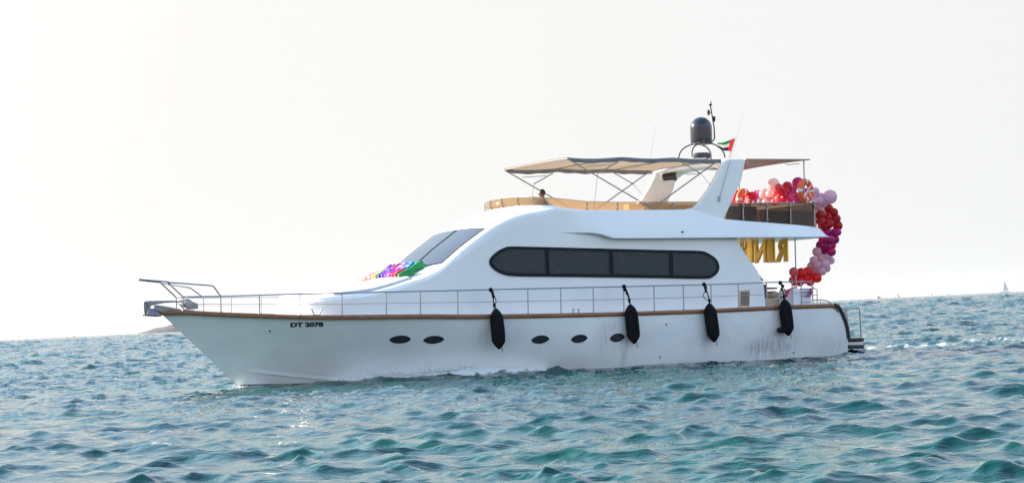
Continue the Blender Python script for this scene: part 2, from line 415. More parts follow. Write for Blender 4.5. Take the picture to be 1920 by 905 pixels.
def on_top(px, py):
    o, d = lray(px, py); t0 = (3.0 - o.y) / d.y; t1 = (-3.0 - o.y) / d.y; last = None
    for k in range(400):
        t = t0 + (t1 - t0) * k / 400; q = o + d * t
        if q.z < top_z(q.x, q.y) and abs(q.y) < edge_w(q.x): return q
    return q
x_step = P(1040, 437, 2.2).x; x_st2 = P(1145, 447, 2.2).x
step_z = interp([P(a, b, 2.2).x for a, b in [(1040,437.2),(1070,436.8),(1098,437),(1121,440),(1136,445),(1147,447.6),(1300,446.6),(1552,444.9)]],
                [P(a, b, 2.2).z for a, b in [(1040,437.2),(1070,436.8),(1098,437),(1121,440),(1136,445),(1147,447.6),(1300,446.6),(1552,444.9)]])
CAB_AFT = [P(a, b, 2.1) for a, b in [(1377,440),(1380,452),(1386,465),(1394,478),(1403,490),(1415,507),(1423,524),(1427,533),(1428.5,545),(1430,580)]]
aft_x = interp([p.z for p in CAB_AFT], [p.x for p in CAB_AFT])
def deck_z(x): return sheer_z(max(x, sp[-1].x)) - .10
def section(x, ztop=None, cr=None):
    wv = edge_w(x); ze = edge_z(x) if ztop is None else ztop; c = crown(x) if cr is None else cr; zd = deck_z(x) - .05
    rc = min(RC, wv * .45); out = []
    for k in range(13): t = k / 12; z_ = zd + (ze - rc - zd) * t; out.append((wv + .05 * max(0, 1 - (z_ - zd) / 3.0) if wv > .4 else wv, z_))
    for k in range(1, 6): a = math.pi / 2 * k / 5; out.append((wv - rc + rc * math.cos(a), ze - rc + rc * math.sin(a)))
    for k in range(1, 11):
        y = (wv - rc) * (1 - k / 10); kk = y / max(wv - rc, .01); out.append((y, ze + c * (1 - kk ** 2.2)))
    return out
cb = MB(); rws = []
xl = [nose_x + NOSE * math.sin(math.pi / 2 * k / 14) for k in range(14, 0, -1)] + list(np.linspace(nose_x, x_step - .3, 110))
for x in xl:
    s = section(x); rws.append([(x, y, z) for y, z in s] + [(x, -y, z) for y, z in reversed(s[:-1])])
cx = P(1430, 560, 2.1).x
for x in np.linspace(x_step - .35, cx, 70):                  # lower saloon walls, roofed by the flybridge
    s = section(x, ztop=step_z(x) + .12, cr=.02)
    rws.append([(max(x, aft_x(z)) if y > 1.5 else max(x, aft_x(z) + 0), y, z) for y, z in s] + [(max(x, aft_x(z)), -y, z) for y, z in reversed(s[:-1])])
cb.grid(rws); cb.add(rws[-1], [tuple(range(len(rws[-1])))])
cabin = cb.build('cabin', gel, yacht, ang=40)

# flybridge moulding standing proud of the saloon
fb = MB(); rws = []
def foff(x): 
    t = min(max((x_step - x) / (x_step - x_st2), 0), 1); return .004 + .24 * t * t * (3 - 2 * t)
xt = shp[-1].x
for x in np.linspace(x_step - .02, xt + .001, 120):
    zb = step_z(x); ze = max(edge_z(x), zb + .02); o = foff(x); wv = edge_w(x) + .05 * (1 - (zb - deck_z(x)) / 3.0)
    wi = 2.2 + o; r = min(.06, (ze - zb) * .4)
    col = [(wi - .35, zb), (wi - .02 + 0, zb), (wi + .0, zb + .01)]
    for k in range(1, 8): t = k / 8; col.append((wi - (o) * t ** 1.3 * .9, zb + .01 + (ze - r - zb - .01) * t))
    yy = wi - o * .9
    for k in range(0, 5): a = math.pi / 2 * k / 4; col.append((yy - r + r * math.cos(a), ze - r + r * math.sin(a)))
    col.append((yy - .18, ze)); col.append((yy - .20, max(ze - .5, zb + .02)))
    rws.append([(x, y, z) for y, z in col] + [(x, -y, z) for y, z in reversed(col)])
fb.grid(rws, True); fb.add(rws[-1], [tuple(range(len(rws[-1])))])
fly = fb.build('flybridge', gel, yacht, ang=40)
# white soffit boards under the overhang and the flybridge sole
so = MB(); so.grid([[(x, k * 2.1, step_z(x) + .004) for k in (-1, 0, 1)] for x in np.linspace(x_step - .5, xt + .25, 30)])
so.build('soffit', gel, fly)

# side windows
def side_y(x, z):
    zd = deck_z(x) - .05; return edge_w(x) + .05 * max(0, 1 - (z - zd) / 3.0)
def on_side(px, py, off=0.):
    y = 2.2
    for _ in range(8): p = P(px, py, y); y = side_y(p.x, p.z) + off
    return P(px, py, y)
OUT = [(918,490),(922,481),(934,470.5),(947,464),(960,461.7),(1026,463),(1145,466),(1258,468.7),(1311,469.8),(1327,474),(1343,485),(1349,499),(1346.5,509.5),(1337.5,518.5),(1322,522.4),(1258,521.5),(1145,519.8),(1026,518.5),(970,517.7),(947,515),(931,508),(921,499)]
def dense_poly(pp, n=4):
    q = [Vector((a, b, 0)) for a, b in pp]; m_ = len(q); out = []
    for i in range(m_):
        a, b, c, d = q[i-1], q[i], q[(i+1) % m_], q[(i+2) % m_]
        for k in range(n):
            t = k / n; v = .5 * ((2*b) + (c-a)*t + (2*a-5*b+4*c-d)*t*t + (3*b-a-3*c+d)*t**3); out.append((v.x, v.y))
    return out
outl = dense_poly(OUT)
def clip(poly, nx, ny, c):      # keep nx*x+ny*y<=c
    out = []
    for i in range(len(poly)):
        a, b = poly[i-1], poly[i]; da = nx*a[0]+ny*a[1]-c; db = nx*b[0]+ny*b[1]-c
        if (da <= 0) != (db <= 0): t = da / (da - db); out.append((a[0]+(b[0]-a[0])*t, a[1]+(b[1]-a[1])*t))
        if db <= 0: out.append(b)
    return out
def inset(poly, d):
    out = []; n = len(poly)
    for i in range(n):
        a = Vector(poly[i-1]); b = Vector(poly[i]); c = Vector(poly[(i+1) % n]); t = (c - a).normalized(); nrm = Vector((-t.y, t.x)); out.append(tuple(b + nrm * d))
    return out
def plate(pp, off, thick):
    mb = MB(); n = len(pp); f = [on_side(a, b, off) for a, b in pp]; bk = [(p.x, p.y - thick, p.z) for p in f]
    mb.add(list(f) + bk, [tuple(range(n)), tuple(reversed(range(n, 2*n)))] + [(i, i+n, (i+1) % n + n, (i+1) % n) for i in range(n)]); return mb
win = plate(outl, .034, .05).build('side_window', dark, cabin, smooth=False)
inn = inset(outl, 5.8)
cx_in = sum(p[0] for p in inn) / len(inn); 
edges = [(-1e4, 1022), (1029.5, 1141.5), (1149.5, 1254), (1262, 1e4)]
for (l, r_) in edges:
    k = .05; p = inn                                   # mullions lean slightly
    p = clip(p, -1, k, -(l) + k * 492); p = clip(p, 1, -k, r_ - k * 492)
    plate(p, .040, .005).build('pane', glass, win, smooth=False)

# windscreen
pb = on_top(821, 492); pt = on_top(914, 430); mbp = on_top(778, 491); mtp = on_top(847, 432.5)
print('WS', pb, pt, mbp, mtp)
yb, yt = 1.72, 1.80
xb0, xt0 = pb.x, pt.x; xbm = xb0 + .16; xtm = xt0 + .04
def wsx(s, t):   # s across -1..1, t up 0..1
    ya = yb + (yt - yb) * t; y = s * ya
    a = xb0 + (xbm - xb0) * (1 - abs(s) ** 2.2); b = xt0 + (xtm - xt0) * (1 - s * s)
    return a + (b - a) * t, y
def wspt(s, t, off): x, y = wsx(s, t); return (x, y, top_z(x, y) + off)
wf = MB().grid([[wspt(s, t, .010) for s in np.linspace(-1.03, 1.03, 41)] for t in np.linspace(-.03, 1.03, 15)]).build('windscreen_frame', dark, cabin)
for (a, b) in ((-1, -.012), (.012, 1)):
    MB().grid([[wspt(s, t, .018) for s in np.linspace(a, b, 22)] for t in np.linspace(0, 1, 15)]).build('windscreen', wglass, cabin)
MB().tube([wspt(0, t, .02) for t in np.linspace(0, 1, 8)], .018).build('mullion', dark, cabin)

# sun pad
pa = P(640, 549.5, 1.5).x; pe = P(770, 525.5, 1.6).x
for k, (y0, y1) in enumerate([(.56, 1.58), (-.50, .50), (-1.58, -.56)]):
    mb = MB(); xs_ = np.linspace(pa + .2, pe, 16)
    def cell(x, y, h): 
        wv = edge_w(x) - RC - .05; s = min(1, wv / 1.6); return (x, y * s, top_z(x, y * s) + h)
    ys_ = np.linspace(y0, y1, 8)
    mb.grid([[cell(x, y, .075) for y in ys_] for x in xs_])
    bd = [(x, y0) for x in xs_] + [(xs_[-1], y) for y in ys_[1:]] + [(x, y1) for x in reversed(xs_[:-1])] + [(xs_[0], y) for y in reversed(ys_[1:-1])]
    mb.grid([[cell(x, y, .075) for x, y in bd], [cell(x, y, -.01) for x, y in bd]], True)
    mb.build('sun_pad', pad, yacht, bev=.02)
for px, py in ((600, 586),):
    p = hullp(px, 592)
    mb = MB()
    for s in (-1, 1): mb.tube([(p.x + s*.06, p.y - .25, p.z), (p.x + s*.16, p.y - .25, p.z + .22)], .02, 8)
    mb.tube([(p.x - .1, p.y - .25, p.z + .03), (p.x + .1, p.y - .25, p.z + .03)], .02, 8)
    mb.build('bow_cleat', steel, yacht)
p = hullp(1083, 587)
mb = MB()
for s in (-1, 1): mb.lathe([(.05, 0), (.02, .03), (.02, .10), (.045, .12), (.04, .13)], 12, (p.x + s * .09, p.y - .1, p.z))
mb.box((p.x - .18, p.y - .17, p.z - .01), (p.x + .18, p.y - .03, p.z + .02)); mb.build('mooring_bitt', steel, yacht)
p = P(1276, 436, 2.3); MB().box((p.x-.05, p.y-.05, p.z-.04), (p.x+.05, p.y+.12, p.z+.04)).build('side_light', mat('side_light_red', (.09, .01, .03), .3), yacht, bev=.01)
# louvred locker door aft of the saloon
v = [on_side(a, b, .0) for a, b in [(1386,576),(1405,575.5),(1406,543),(1386.5,544)]]
lv = MB()
def quadbox(q, off, th): 
    lv_ = MB(); f = [Vector((p.x, p.y + off, p.z)) for p in q]; b_ = [Vector((p.x, p.y + off - th, p.z)) for p in q]
    lv_.add(f + b_, [(0,1,2,3),(7,6,5,4),(0,4,5,1),(1,5,6,2),(2,6,7,3),(3,7,4,0)]); return lv_
vd = quadbox(v, .02, .03).build('locker_door', cream, yacht)
cc = sum(v, Vector()) / 4; vi = [cc + (p - cc) * .8 for p in v]
quadbox(vi, .03, .02).build('wood_panel', oldwood, vd)
# white block between rail and cabin: handrail strip shadow line on the saloon side

# ---------------------------------------------------------------- guard rails
RT = [(343,556),(414,555),(486,553),(562,551),(641,549),(724,547),(788,545.6),(858,544),(925,542.4),(989.5,541),(1051,539.7),(1112,538.2),(1169,537),(1226,535.6),(1281,534.2),(1333,532.8),(1384,531.4),(1437,529.2),(1485,528.2),(1502,527.8)]
def railp(px, py, k=1):
    y = 2.2
    for _ in range(12): p = P(px, py, y); y = half(p.x, sheer_z(p.x)) - .06
    return P(px, py, y)
rt = [railp(*a) for a in RT]
def foot_of(p): return Vector((p.x, p.y, sheer_z(p.x) + .01))
def mir(p): return Vector((p[0], -p[1], p[2]))
def rails(sg):
    f = (lambda p: Vector(p)) if sg > 0 else mir
    e = railp(1519, 528); e2 = railp(1523, 536); e3 = railp(1524.5, 568)
    path = catmull([f(p) for p in rt], 4) + [f(e), f((e.x*.4+e2.x*.6, e2.y, e.z*.75+e2.z*.25)), f(e2), f(e3)]
    rl = MB().tube(path, .019, 8).build('guard_rail', steel, yacht)
    mid = [f(p.lerp(foot_of(p), .5)) for p in rt] + [f(e2.lerp(foot_of(e2), .55))]
    MB().tube(catmull(mid, 3), .009, 6).build('mid_rail', steel, rl)
    for i, p in enumerate(rt):
        b = foot_of(p); m_ = MB().tube([f(p), f(b)], .019, 8); bb = f(b); m_.lathe([(.04, 0), (.035, .015)], 10, bb); m_.build('stanchion', steel, rl)
    # pulpit
rails(1); rails(-1)
def Pm(px, py, y): return P(px, py, y)
pu = MB()
a0 = P(257.5, 523.8, 0.0)
h1 = P(313, 527.8, .30); h2 = rt[0]
for f in ((lambda p: Vector(p)), mir):
    t1 = Vector((a0.x, .10, a0.z)); pu.tube([f(Vector((a0.x + .02, 0, a0.z))), f(t1), f(h1), f(h1.lerp(h2, .08) - Vector((0, 0, .0))), f(h2)], .022, 8)
    b1 = P(318, 529.3, .34); b2 = P(396, 535, .95); b3 = P(400, 536.4, .98); 
    pu.tube([f(h1), f(b1), f(b2), f(b3), f(rt[1])], .020, 8)
    pu.tube([f(rt[0]), f(foot_of(rt[0]))], .017, 8)
pu.tube([rt[0], mir(rt[0])], .017, 8)
pu.build('pulpit', steel, yacht)

# anchor, roller and windlass
def Q5(x, y): return (240 + x / 8.225, 500 + y / 8.225)
def outline(pts, y=0.): return [P(*Q5(a, b), y) for a, b in pts]
an = MB(); an.prism([(p.x, p.z) for p in outline([(232,540),(300,525),(420,522),(700,519),(702,548),(560,556),(440,575),(350,600),(318,650),(290,600),(275,560)])], -.07, .07)
anchor = an.build('anchor', grayp, yacht, bev=.02)
fl = MB(); fl.prism([(p.x, p.z) for p in outline([(230,540),(278,545),(300,640),(315,715),(345,735),(385,715),(455,645),(495,650),(440,725),(475,768),(380,762),(250,750),(238,650)])], -.045, .045)
fl.build('fluke', grayp, anchor, bev=.015)
for sg in (-1, 1):
    q = outline([(300,640),(420,660),(470,768),(250,750)]); MB().add([Vector((p.x, sg * (.05 + .18 * (i >= 2)), p.z)) for i, p in enumerate(q)] + [Vector((p.x, sg * (.08 + .18 * (i >= 2)), p.z + .02)) for i, p in enumerate(q)],
        [(0,1,2,3),(7,6,5,4),(0,4,5,1),(1,5,6,2),(2,6,7,3),(3,7,4,0)]).build('fluke', grayp, anchor)
ro = MB(); ro.prism([(p.x, p.z) for p in outline([(395,595),(430,588),(620,620),(800,655),(1000,668),(1000,680),(480,668),(400,690),(395,640)])], -.16, .16)
ro.build('bow_roller', grayp, yacht, bev=.02)
c1 = P(*Q5(705, 533), 0); c2 = P(*Q5(850, 522), 0); ch = MB()
for k in range(9):
    p = c1.lerp(c2, k / 8) - Vector((0, 0, .02 * math.sin(math.pi * k / 8))); pts = []
    for q in range(11):
        a = 2 * math.pi * q / 10; pts.append(p + Vector((.045 * math.cos(a), (.02 if k % 2 else 0) * math.sin(a), (.0 if k % 2 else .02) * math.sin(a))))
    ch.tube(pts, .008, 5)
ch.build('chain', grayp, anchor)
wp = P(354, 573, 0); wl = MB(); wl.prism([(p.x, p.z) for p in outline([(870,570),(950,560),(960,530),(1060,570),(1060,650),(870,655)])], -.16, .16)
windlass = wl.build('windlass', grayp, yacht, bev=.03)
q = P(*Q5(915, 560), .16); MB().lathe([(.13, -.32), (.13, .0), (.09, .02), (.06, .05), (.11, .09), (.11, .12)], 20, (q.x, q.y, q.z), Vector((0, 1, 0))).build('windlass_drum', steel, windlass)

# ---------------------------------------------------------------- swim platform
pl = MB(); za = P(1600, 636.5, 2.4); zb_ = P(1600, 649.5, 2.4); xa = P(1619, 637, 2.45).x
pl.box((xa, -2.42, zb_.z + .02), (x_end + .35, 2.42, za.z - .02)); plat = pl.build('swim_platform', gel, yacht, bev=.02)
for z, xin in ((za.z, x_end + .05), (zb_.z, bot_end - .05)):
    MB().tube([(xin, 2.45, z), (xa + .08, 2.45, z), (xa, 2.40, z), (xa - .01, 2.3, z), (xa - .01, -2.3, z), (xa, -2.4, z), (xa + .08, -2.45, z), (xin, -2.45, z)], .062, 10).build('platform_fender', rubber, plat)
def pr(px, py, y=2.25): return P(px, py, y)
for sg in (1, -1):
    f = (lambda p: Vector(p)) if sg > 0 else mir
    g = MB(); g.tube([f(pr(1572, 578.5)), f(pr(1609, 577.2)), f(pr(1611.5, 579)), f(pr(1614.8, 634))], .021, 8); g.tube([f(pr(1586, 607)), f(pr(1613, 606.5))], .011, 6)
    g.tube([f(pr(1584, 578)), f(pr(1587, 634))], .024, 8); g.tube([f(pr(1587.5, 578)), f(pr(1590.5, 634))], .018, 8)
    g.build('platform_rail', steel, yacht)
# quarter hand loop behind the stern rail
g = MB(); g.tube([railp(1522, 562.5), railp(1540, 561.5), railp(1550, 563), railp(1560, 569.5)], .017, 8); g.tube([railp(1538.5, 561.8), railp(1538.5, 569)], .014, 6)
g.tube([railp(1524, 541), railp(1530, 541), railp(1532, 544), railp(1532.5, 568)], .015, 6); g.tube([railp(1524, 553), railp(1532, 553)], .01, 6); g.build('quarter_rail', steel, yacht)

# ---------------------------------------------------------------- aft deck furniture
xb = P(1500, 560, 2.3).x
st = MB(); a = P(1431, 575, 1.2); b = P(1484, 558, 1.2); st.box((b.x, -1.8, a.z - .25), (a.x, 1.2, b.z)); settee = st.build('aft_settee', cream, yacht, bev=.05)
a = P(1440, 558, .6); b = P(1462, 545.5, .6); MB().prism([(a.x, a.z), (b.x, a.z), (b.x + .1, b.z - .1), (b.x + .35, b.z), (a.x, b.z)], -1.6, .9).build('backrest', cream, settee, bev=.04)
tb = MB(); a = P(1433, 541.5, 1.0); b = P(1458, 538.5, 1.0); tb.box((b.x, -.2, a.z), (a.x, 1.0, b.z)); cockpit_table = tb.build('cockpit_table', darkred, yacht, bev=.015)
a = P(1433, 575, 1.1); b = P(1438, 533, 1.1); MB().box((b.x, .9, a.z), (a.x, 1.1, b.z)).build('table_post', blackm, cockpit_table)
a = P(1487, 574, 2.1); b = P(1522, 541, 2.1); cab = MB().box((b.x, 1.3, a.z - .1), (a.x, 2.1, b.z)).build('stern_cabinet', white, yacht, bev=.05)
for yy in (541, 547.5, 554, 566.5):
    p = P(1500, yy, 2.12); q = P(1521, yy, 2.12); MB().tube([(p.x, 2.13, p.z), (q.x, 2.13, p.z)], .012, 6).build('locker_seam', grayp, cab)
a = P(1427, 538, 1.5); b = P(1421, 517, 1.5); MB().prism([(a.x, P(0, 0, 1).z * 0 + P(1424, 526, 1.5).z), (a.x - .05, P(1424, 526, 1.5).z), (b.x - .02, b.z), (b.x + .07, b.z + .02)], 1.35, 1.6).build('loudspeaker', rubber, yacht, bev=.01)
p0 = P(1494, 446, 2.1); p1 = P(1497, 572, 2.1)
MB().tube([(p0.x, 2.0, p0.z), (p0.x, 2.0, p1.z)], .022, 8).build('deck_post', steel, yacht); MB().tube([(p0.x, -2.0, p0.z), (p0.x, -2.0, p1.z)], .022, 8).build('deck_post', steel, yacht)
pp_ = P(1393, 446, -.2); MB().tube([(pp_.x, -.2, pp_.z), (pp_.x, -.2, pp_.z - 2.0)], .02, 8).build('deck_post', steel, yacht)
XG = p0.x + .25

# ---------------------------------------------------------------- flybridge screens
YF = 1.98
tp = [(1313,378.5,386),(1288,378.3,393),(1262,378.6,393.5),(1211,379,394),(1158,379,394.5),(1098,377.5,394),(1060,373.5,390),(1035,371.2,385.5)]
base = []; topl = []
for px, t, b in tp: base.append(P(px, b, YF)); topl.append(P(px, t, YF))
cF = P(943, 391, 0); cT = P(940, 371.5, 0); sF = P(928, 397, -YF + .1); sT = P(917, 385, -YF + .1)
xc0 = base[-1].x; zc0b, zc0t = base[-1].z, topl[-1].z
arcN = 26
for k in range(1, arcN):
    a = math.pi / 2 * k / arcN
    for lst, cc_, z0 in ((base, cF, zc0b), (topl, cT, zc0t)):
        yy = YF * math.cos(a) ** .8; xx = xc0 + (cc_.x - xc0) * math.sin(a) ** .9; zz = z0 + (cc_.z - z0) * math.sin(a) ** 2
        lst.append(Vector((xx, yy, zz)))
base.append(cF); topl.append(cT)
fullb = base + [mir(p) for p in reversed(base[:-1])]; fullt = topl + [mir(p) for p in reversed(topl[:-1])]
ws = MB(); ws.grid([fullb, [b.lerp(t, .5) for b, t in zip(fullb, fullt)], fullt]); fws = ws.build('flybridge_windscreen', amber, yacht)
MB().tube(fullt, .010, 6).build('screen_rim', steel, fws)
for px in (1313, 1262, 1211, 1158, 1101):
    for f in ((lambda p: Vector(p)), mir):
        m_ = MB(); a = f(P(px, 379, YF + .04)); b = f(P(px, 395, YF + .04)); m_.tube([a, b], .017, 8)
        for k in (.2, .8): m_.sphere(a.lerp(b, k), .035, n=8)
        m_.build('screen_bracket', steel, fws)
for k in (.28, .5, .72, .4, .6):
    i = int(k * (len(fullb) - 1)); m_ = MB(); m_.tube([fullt[i] + Vector((.02, 0, 0)), fullb[i] + Vector((.04, 0, 0))], .014, 6)
    for q in (.2, .85): m_.sphere(fullt[i].lerp(fullb[i], q) + Vector((.03, 0, 0)), .03, n=8)
    m_.build('screen_bracket', steel, fws)
# curved plinth the screen stands on
pr_ = MB(); pr_.grid([[Vector((p.x + .05, p.y, p.z + .01)) for p in fullb], [Vector((p.x + .10, p.y * 1.03, p.z - .22)) for p in fullb]]); pr_.grid([[Vector((p.x + .05, p.y, p.z + .01)) for p in fullb], [Vector((p.x - .15, p.y * .9, p.z + .01)) for p in fullb]]); pr_.build('screen_plinth', gel, yacht)
# small white horn / searchlight ahead of the screen
p = P(940, 387, -.9); q = P(943, 399, -.9)
m_ = MB(); m_.lathe([(.09, 0), (.07, .05), (.06, .15)], 14, (q.x, q.y, q.z)); m_.lathe([(.06, -.14), (.12, -.12), (.15, 0), (.15, .12), (.12, .14)], 18, (p.x, p.y, p.z), Vector((1, .3, .0))); m_.build('searchlight', white, yacht)

# aft screens round the flybridge deck
AQ = [(1362,383,411),(1392,382.5,413.8),(1437,382,417.5),(1481,381.5,421.5),(1526,381,425.5),(1530,381,426)]
YA = 2.1
tb_ = [(P(px, t, YA), P(px, b, YA)) for px, t, b in AQ]
xA = tb_[-1][0].x
for f in ((lambda p: Vector(p)), mir):
    for i in range(4):
        (t0, b0), (t1, b1) = tb_[i], tb_[i+1]
        gp = MB(); gp.add([f(p) for p in (t0, t1, b1, b0)], [(0, 1, 2, 3)]); gp.build('smoked_screen', smoke, yacht, smooth=False)
    for i in range(1, 5):
        t0, b0 = tb_[i]; m_ = MB(); m_.tube([f(t0 + Vector((0, .04, .03))), f(b0 + Vector((0, .04, -.02)))], .02, 8)
        for k in (.15, .85): m_.sphere(f(t0.lerp(b0, k) + Vector((0, .05, 0))), .045, n=8)
        m_.build('screen_post', steel, yacht)
    MB().tube([f(tb_[0][0] + Vector((.1, 0, .02))), f(tb_[-1][0] + Vector((0, 0, .02)))], .02, 8).build('fly_rail', steel, yacht)
MB().add([(xA, YA, tb_[-1][0].z), (xA, -YA, tb_[-1][0].z), (xA, -YA, tb_[-1][1].z), (xA, YA, tb_[-1][1].z)], [(0,1,2,3)]).build('smoked_screen', smoke, yacht, smooth=False)
MB().tube([(xA, YA, tb_[-1][0].z + .02), (xA, -YA, tb_[-1][0].z + .02)], .02, 8).build('fly_rail', steel, yacht)
# dark settees inside
def sbox(pa_, pb_, y0, y1, name, m):
    a = P(*pa_, y1); b = P(*pb_, y1); return MB().box((b.x, y0, b.z), (a.x, y1, a.z)).build(name, m, yacht, bev=.04)
sbox((1374,386), (1420,416), 1.5, 1.95, 'fly_settee', brown)
sbox((1439,394), (1524,423), 1.5, 1.98, 'fly_settee', brown)
sbox((1300,384), (1180,394), -1.7, -1.3, 'fly_settee', cream)

# ---------------------------------------------------------------- radar arch
LEG = [(1240,400),(1290,393.5),(1302,389),(1312,379),(1332,352.6),(1345,330.5),(1355,309),(1360,300),(1366,298),(1396,298),(1398,301),(1391,335.6),(1376,369.6),(1360,404),(1358,424),(1240,424)]
LEG = [(1276,397),(1290,394),(1302,389),(1312,379.5),(1332,352.6),(1345,330.5),(1355,309),(1360,300),(1366,298),(1396,298),(1398,301),(1391,335.6),(1376,369.6),(1359,408),(1350,424),(1276,416)]
lp = [P(a, b, 2.16) for a, b in LEG]
arch = bpy.data.objects.new('radar_arch', None); COL.objects.link(arch); arch.parent = yacht
for y0, y1 in ((1.94, 2.16), (-2.16, -1.94)): MB().prism([(p.x, p.z) for p in lp], y0, y1).build('arch_leg', gel, arch, bev=.04)
xt0_, xt1_ = P(1366, 298, 2.16), P(1396, 298, 2.16); bz = P(1350, 311, 2.16).z
bmx = MB(); rws = []
for k in range(25):
    s = -1 + 2 * k / 24; y = 1.97 * s; ed = abs(s) ** 6; fx = xt0_.x + .10 + .22 * (1 - s*s); bxx = xt1_.x + .02
    zt = xt0_.z - .005 + .03 * (1 - s*s); zbm = zt - .17 - .22 * ed
    rws.append([(fx - .10, y, zt), (fx, y, zt - .06), (fx - .02, y, zbm), (bxx, y, zbm + .0), (bxx, y, zt)])
bmx.grid(rws, True); bmx.build('arch_beam', gel, arch, bev=.03)
p = P(1256, 331, -1.25); m_ = MB(); ax = Vector((-.75, .65, .06)); m_.lathe([(.05, -.26), (.12, -.22), (.12, .12), (.15, .14), (.15, .22)], 18, (p.x, p.y, p.z), ax); spot = m_.build('spotlight', blackm, yacht)
m_ = MB(); q_ = Vector((p.x, p.y, p.z)) + ax.normalized() * .222; m_.lathe([(.13, 0), (.12, .012)], 18, q_, ax); m_.build('lens', steel, spot)
p2 = P(1264, 329, -1.12); MB().sphere(p2, .045, n=10).build('red_cap', darkred, spot)

# dome, radar, mast on the arch
xd = P(1315, 290, 0).x; dz0 = P(1315, 265.5, 0).z; dz1 = P(1315, 219.5, 0).z; RD = .355; zarch = xt0_.z + .03
dc = P(1315, 265.5, 0); prof = [(.10, -.10), (.30, -.07), (.34, -.03), (.345, .0), (RD, .05)]
H = dz1 - dz0
prof += [(RD, H - RD - .02)] + [(RD * math.cos(math.pi/2*k/10), H - RD + RD * math.sin(math.pi/2*k/10)) for k in range(1, 10)] + [(.01, H)]
dome = MB().lathe(prof, 40, dc).build('satellite_dome', navy, yacht, ang=50)
me = text_mesh('TracVision', 1.0); c = fit(me); xa_, xb_2 = c[:, 0].min(), c[:, 0].max()
for v_ in me.vertices:
    s = (v_.co.x - xa_) / (xb_2 - xa_); t = v_.co.y; ang = R(90 + 2) - s * R(52); ang = R(118) - 0 + s * R(50)
    v_.co = (dc.x + (RD + .004) * math.cos(ang), dc.y + (RD + .004) * math.sin(ang), dc.z + .33 + t * .075)
me.materials.append(mat('grey_lettering', (.35, .36, .38), .5)); o = bpy.data.objects.new('dome_lettering', me); COL.objects.link(o); o.parent = dome
# hoop legs
hp = MB()
zb0 = P(1315, 297, 0).z; zt0 = dc.z - .06
for yy, cxp in ((.42, 0), (-.42, 0)):
    pts = [Vector((dc.x + .62 * math.cos(a) * -1, yy * (1 - .35 * math.sin(a)), zb0 + (zt0 - zb0) * math.sin(a) ** .8)) for a in np.linspace(0, math.pi, 17)]
    hp.tube(pts, .022, 8)
hp.box((dc.x - .25, -.28, zt0 - .03), (dc.x + .25, .28, zt0 + .02)); hp.build('dome_stand', blackm, yacht)
rc = P(1317, 297, .1); MB().lathe([(.10, -.05), (.29, .0), (.30, .04), (.29, .14), (.26, .17)], 30, rc).build('radar_scanner', navy, yacht)
m1 = P(1340, 264, 0); m0 = P(1316, 267, 0); mt = P(1332, 198, 0)
ms = MB(); ms.tube([m0 + Vector((-.2, 0, 0)), m1 + Vector((.05, 0, 0)), m1 + Vector((0, 0, .08)), P(1339, 240, 0), mt], [.025, .025, .024, .022, .02], 8); mast = ms.build('mast', blackm, yacht)
MB().lathe([(.02, 0), (.055, .0), (.055, .05), (.045, .06)], 12, mt).build('masthead_light', blackm, mast); MB().lathe([(.035, .06), (.035, .11)], 12, mt).build('light_lens', white, mast)
MB().lathe([(.05, .11), (.05, .13)], 12, mt).build('light_cap', grayp, mast)
for px, py in ((1328.5, 211), (1339, 223)):
    p = P(px, py, 0); mm_ = MB(); mm_.lathe([(.03, -.09), (.045, -.03), (.045, .07), (.035, .08)], 10, p); q = P(1334 if px < 1334 else 1336, py, 0); mm_.tube([p, q], .014, 6); mm_.build('signal_light', blackm, mast)
# whip aerials
b = P(1349, 373, 2.2); t = P(1393, 217, 2.2)
aer = MB(); aer.tube([b, b.lerp(t, .25), t], [.014, .010, .004], 6); aer.lathe([(.04, -.06), (.03, .1)], 10, b); aer.build('whip_aerial', mat('aerial_grey', (.4, .4, .42), .4), yacht)
b = P(1219, 296, -1.9); t = P(1230, 235, -1.9); MB().tube([b, t], [.008, .004], 5).build('whip_aerial', mat('aerial_grey'), yacht)

# ---------------------------------------------------------------- bimini and its frame
YB = 2.1
E1 = [(1063,295,0),(1085,296,0),(1120,295.8,0),(1170,294.5,0),(1220,296,0),(1262,295.5,0),(1310,297,0),(1352,298.5,0)]
ep = [P(a, b, YB) for a, b, _ in E1]; ez = interp([p.x for p in ep], [p.z for p in ep])
xs_ = np.linspace(ep[0].x, ep[-1].x, 60); bxs = [ep[0].x, P(1170,295,YB).x, P(1262,295,YB).x, ep[-1].x]
def bow_k(x):          # cloth sags between the bows
    for i in range(3):
        if bxs[i+1] <= x <= bxs[i]: return math.sin(math.pi * (x - bxs[i+1]) / (bxs[i] - bxs[i+1]))
    return 0
def bz_(x, s): return ez(x) + .02 * (1 - s*s) - .03 * bow_k(x) * (1 - .2 * s*s)
cv = MB(); ss = np.linspace(-1, 1, 25)
cv.grid([[(x, YB * s, bz_(x, s)) for s in ss] for x in xs_])
va_ = MB()
for sg in (1, -1): va_.grid([[(x, sg * (YB + .002), bz_(x, 1)), (x, sg * (YB + .015), bz_(x, 1) - .06), (x, sg * (YB - .01), bz_(x, 1) - min(.13, .02 + (ep[0].x - x) * .35) + .012 * math.sin(x * 9))] for x in xs_])
bim = cv.build('bimini_cover', canvas, yacht, ang=60); va_.build('valance', vary(mat('shaded_canvas', rough=.85), (.17, .18, .20), (.22, .23, .25), nscale=3), bim, ang=60)  # valance is the same canvas, its bluish shade put into the colour
fr = MB()
def seg(a, b, ys, r=.016):
    fr.tube([P(*a, ys), P(*b, ys)], r, 6)
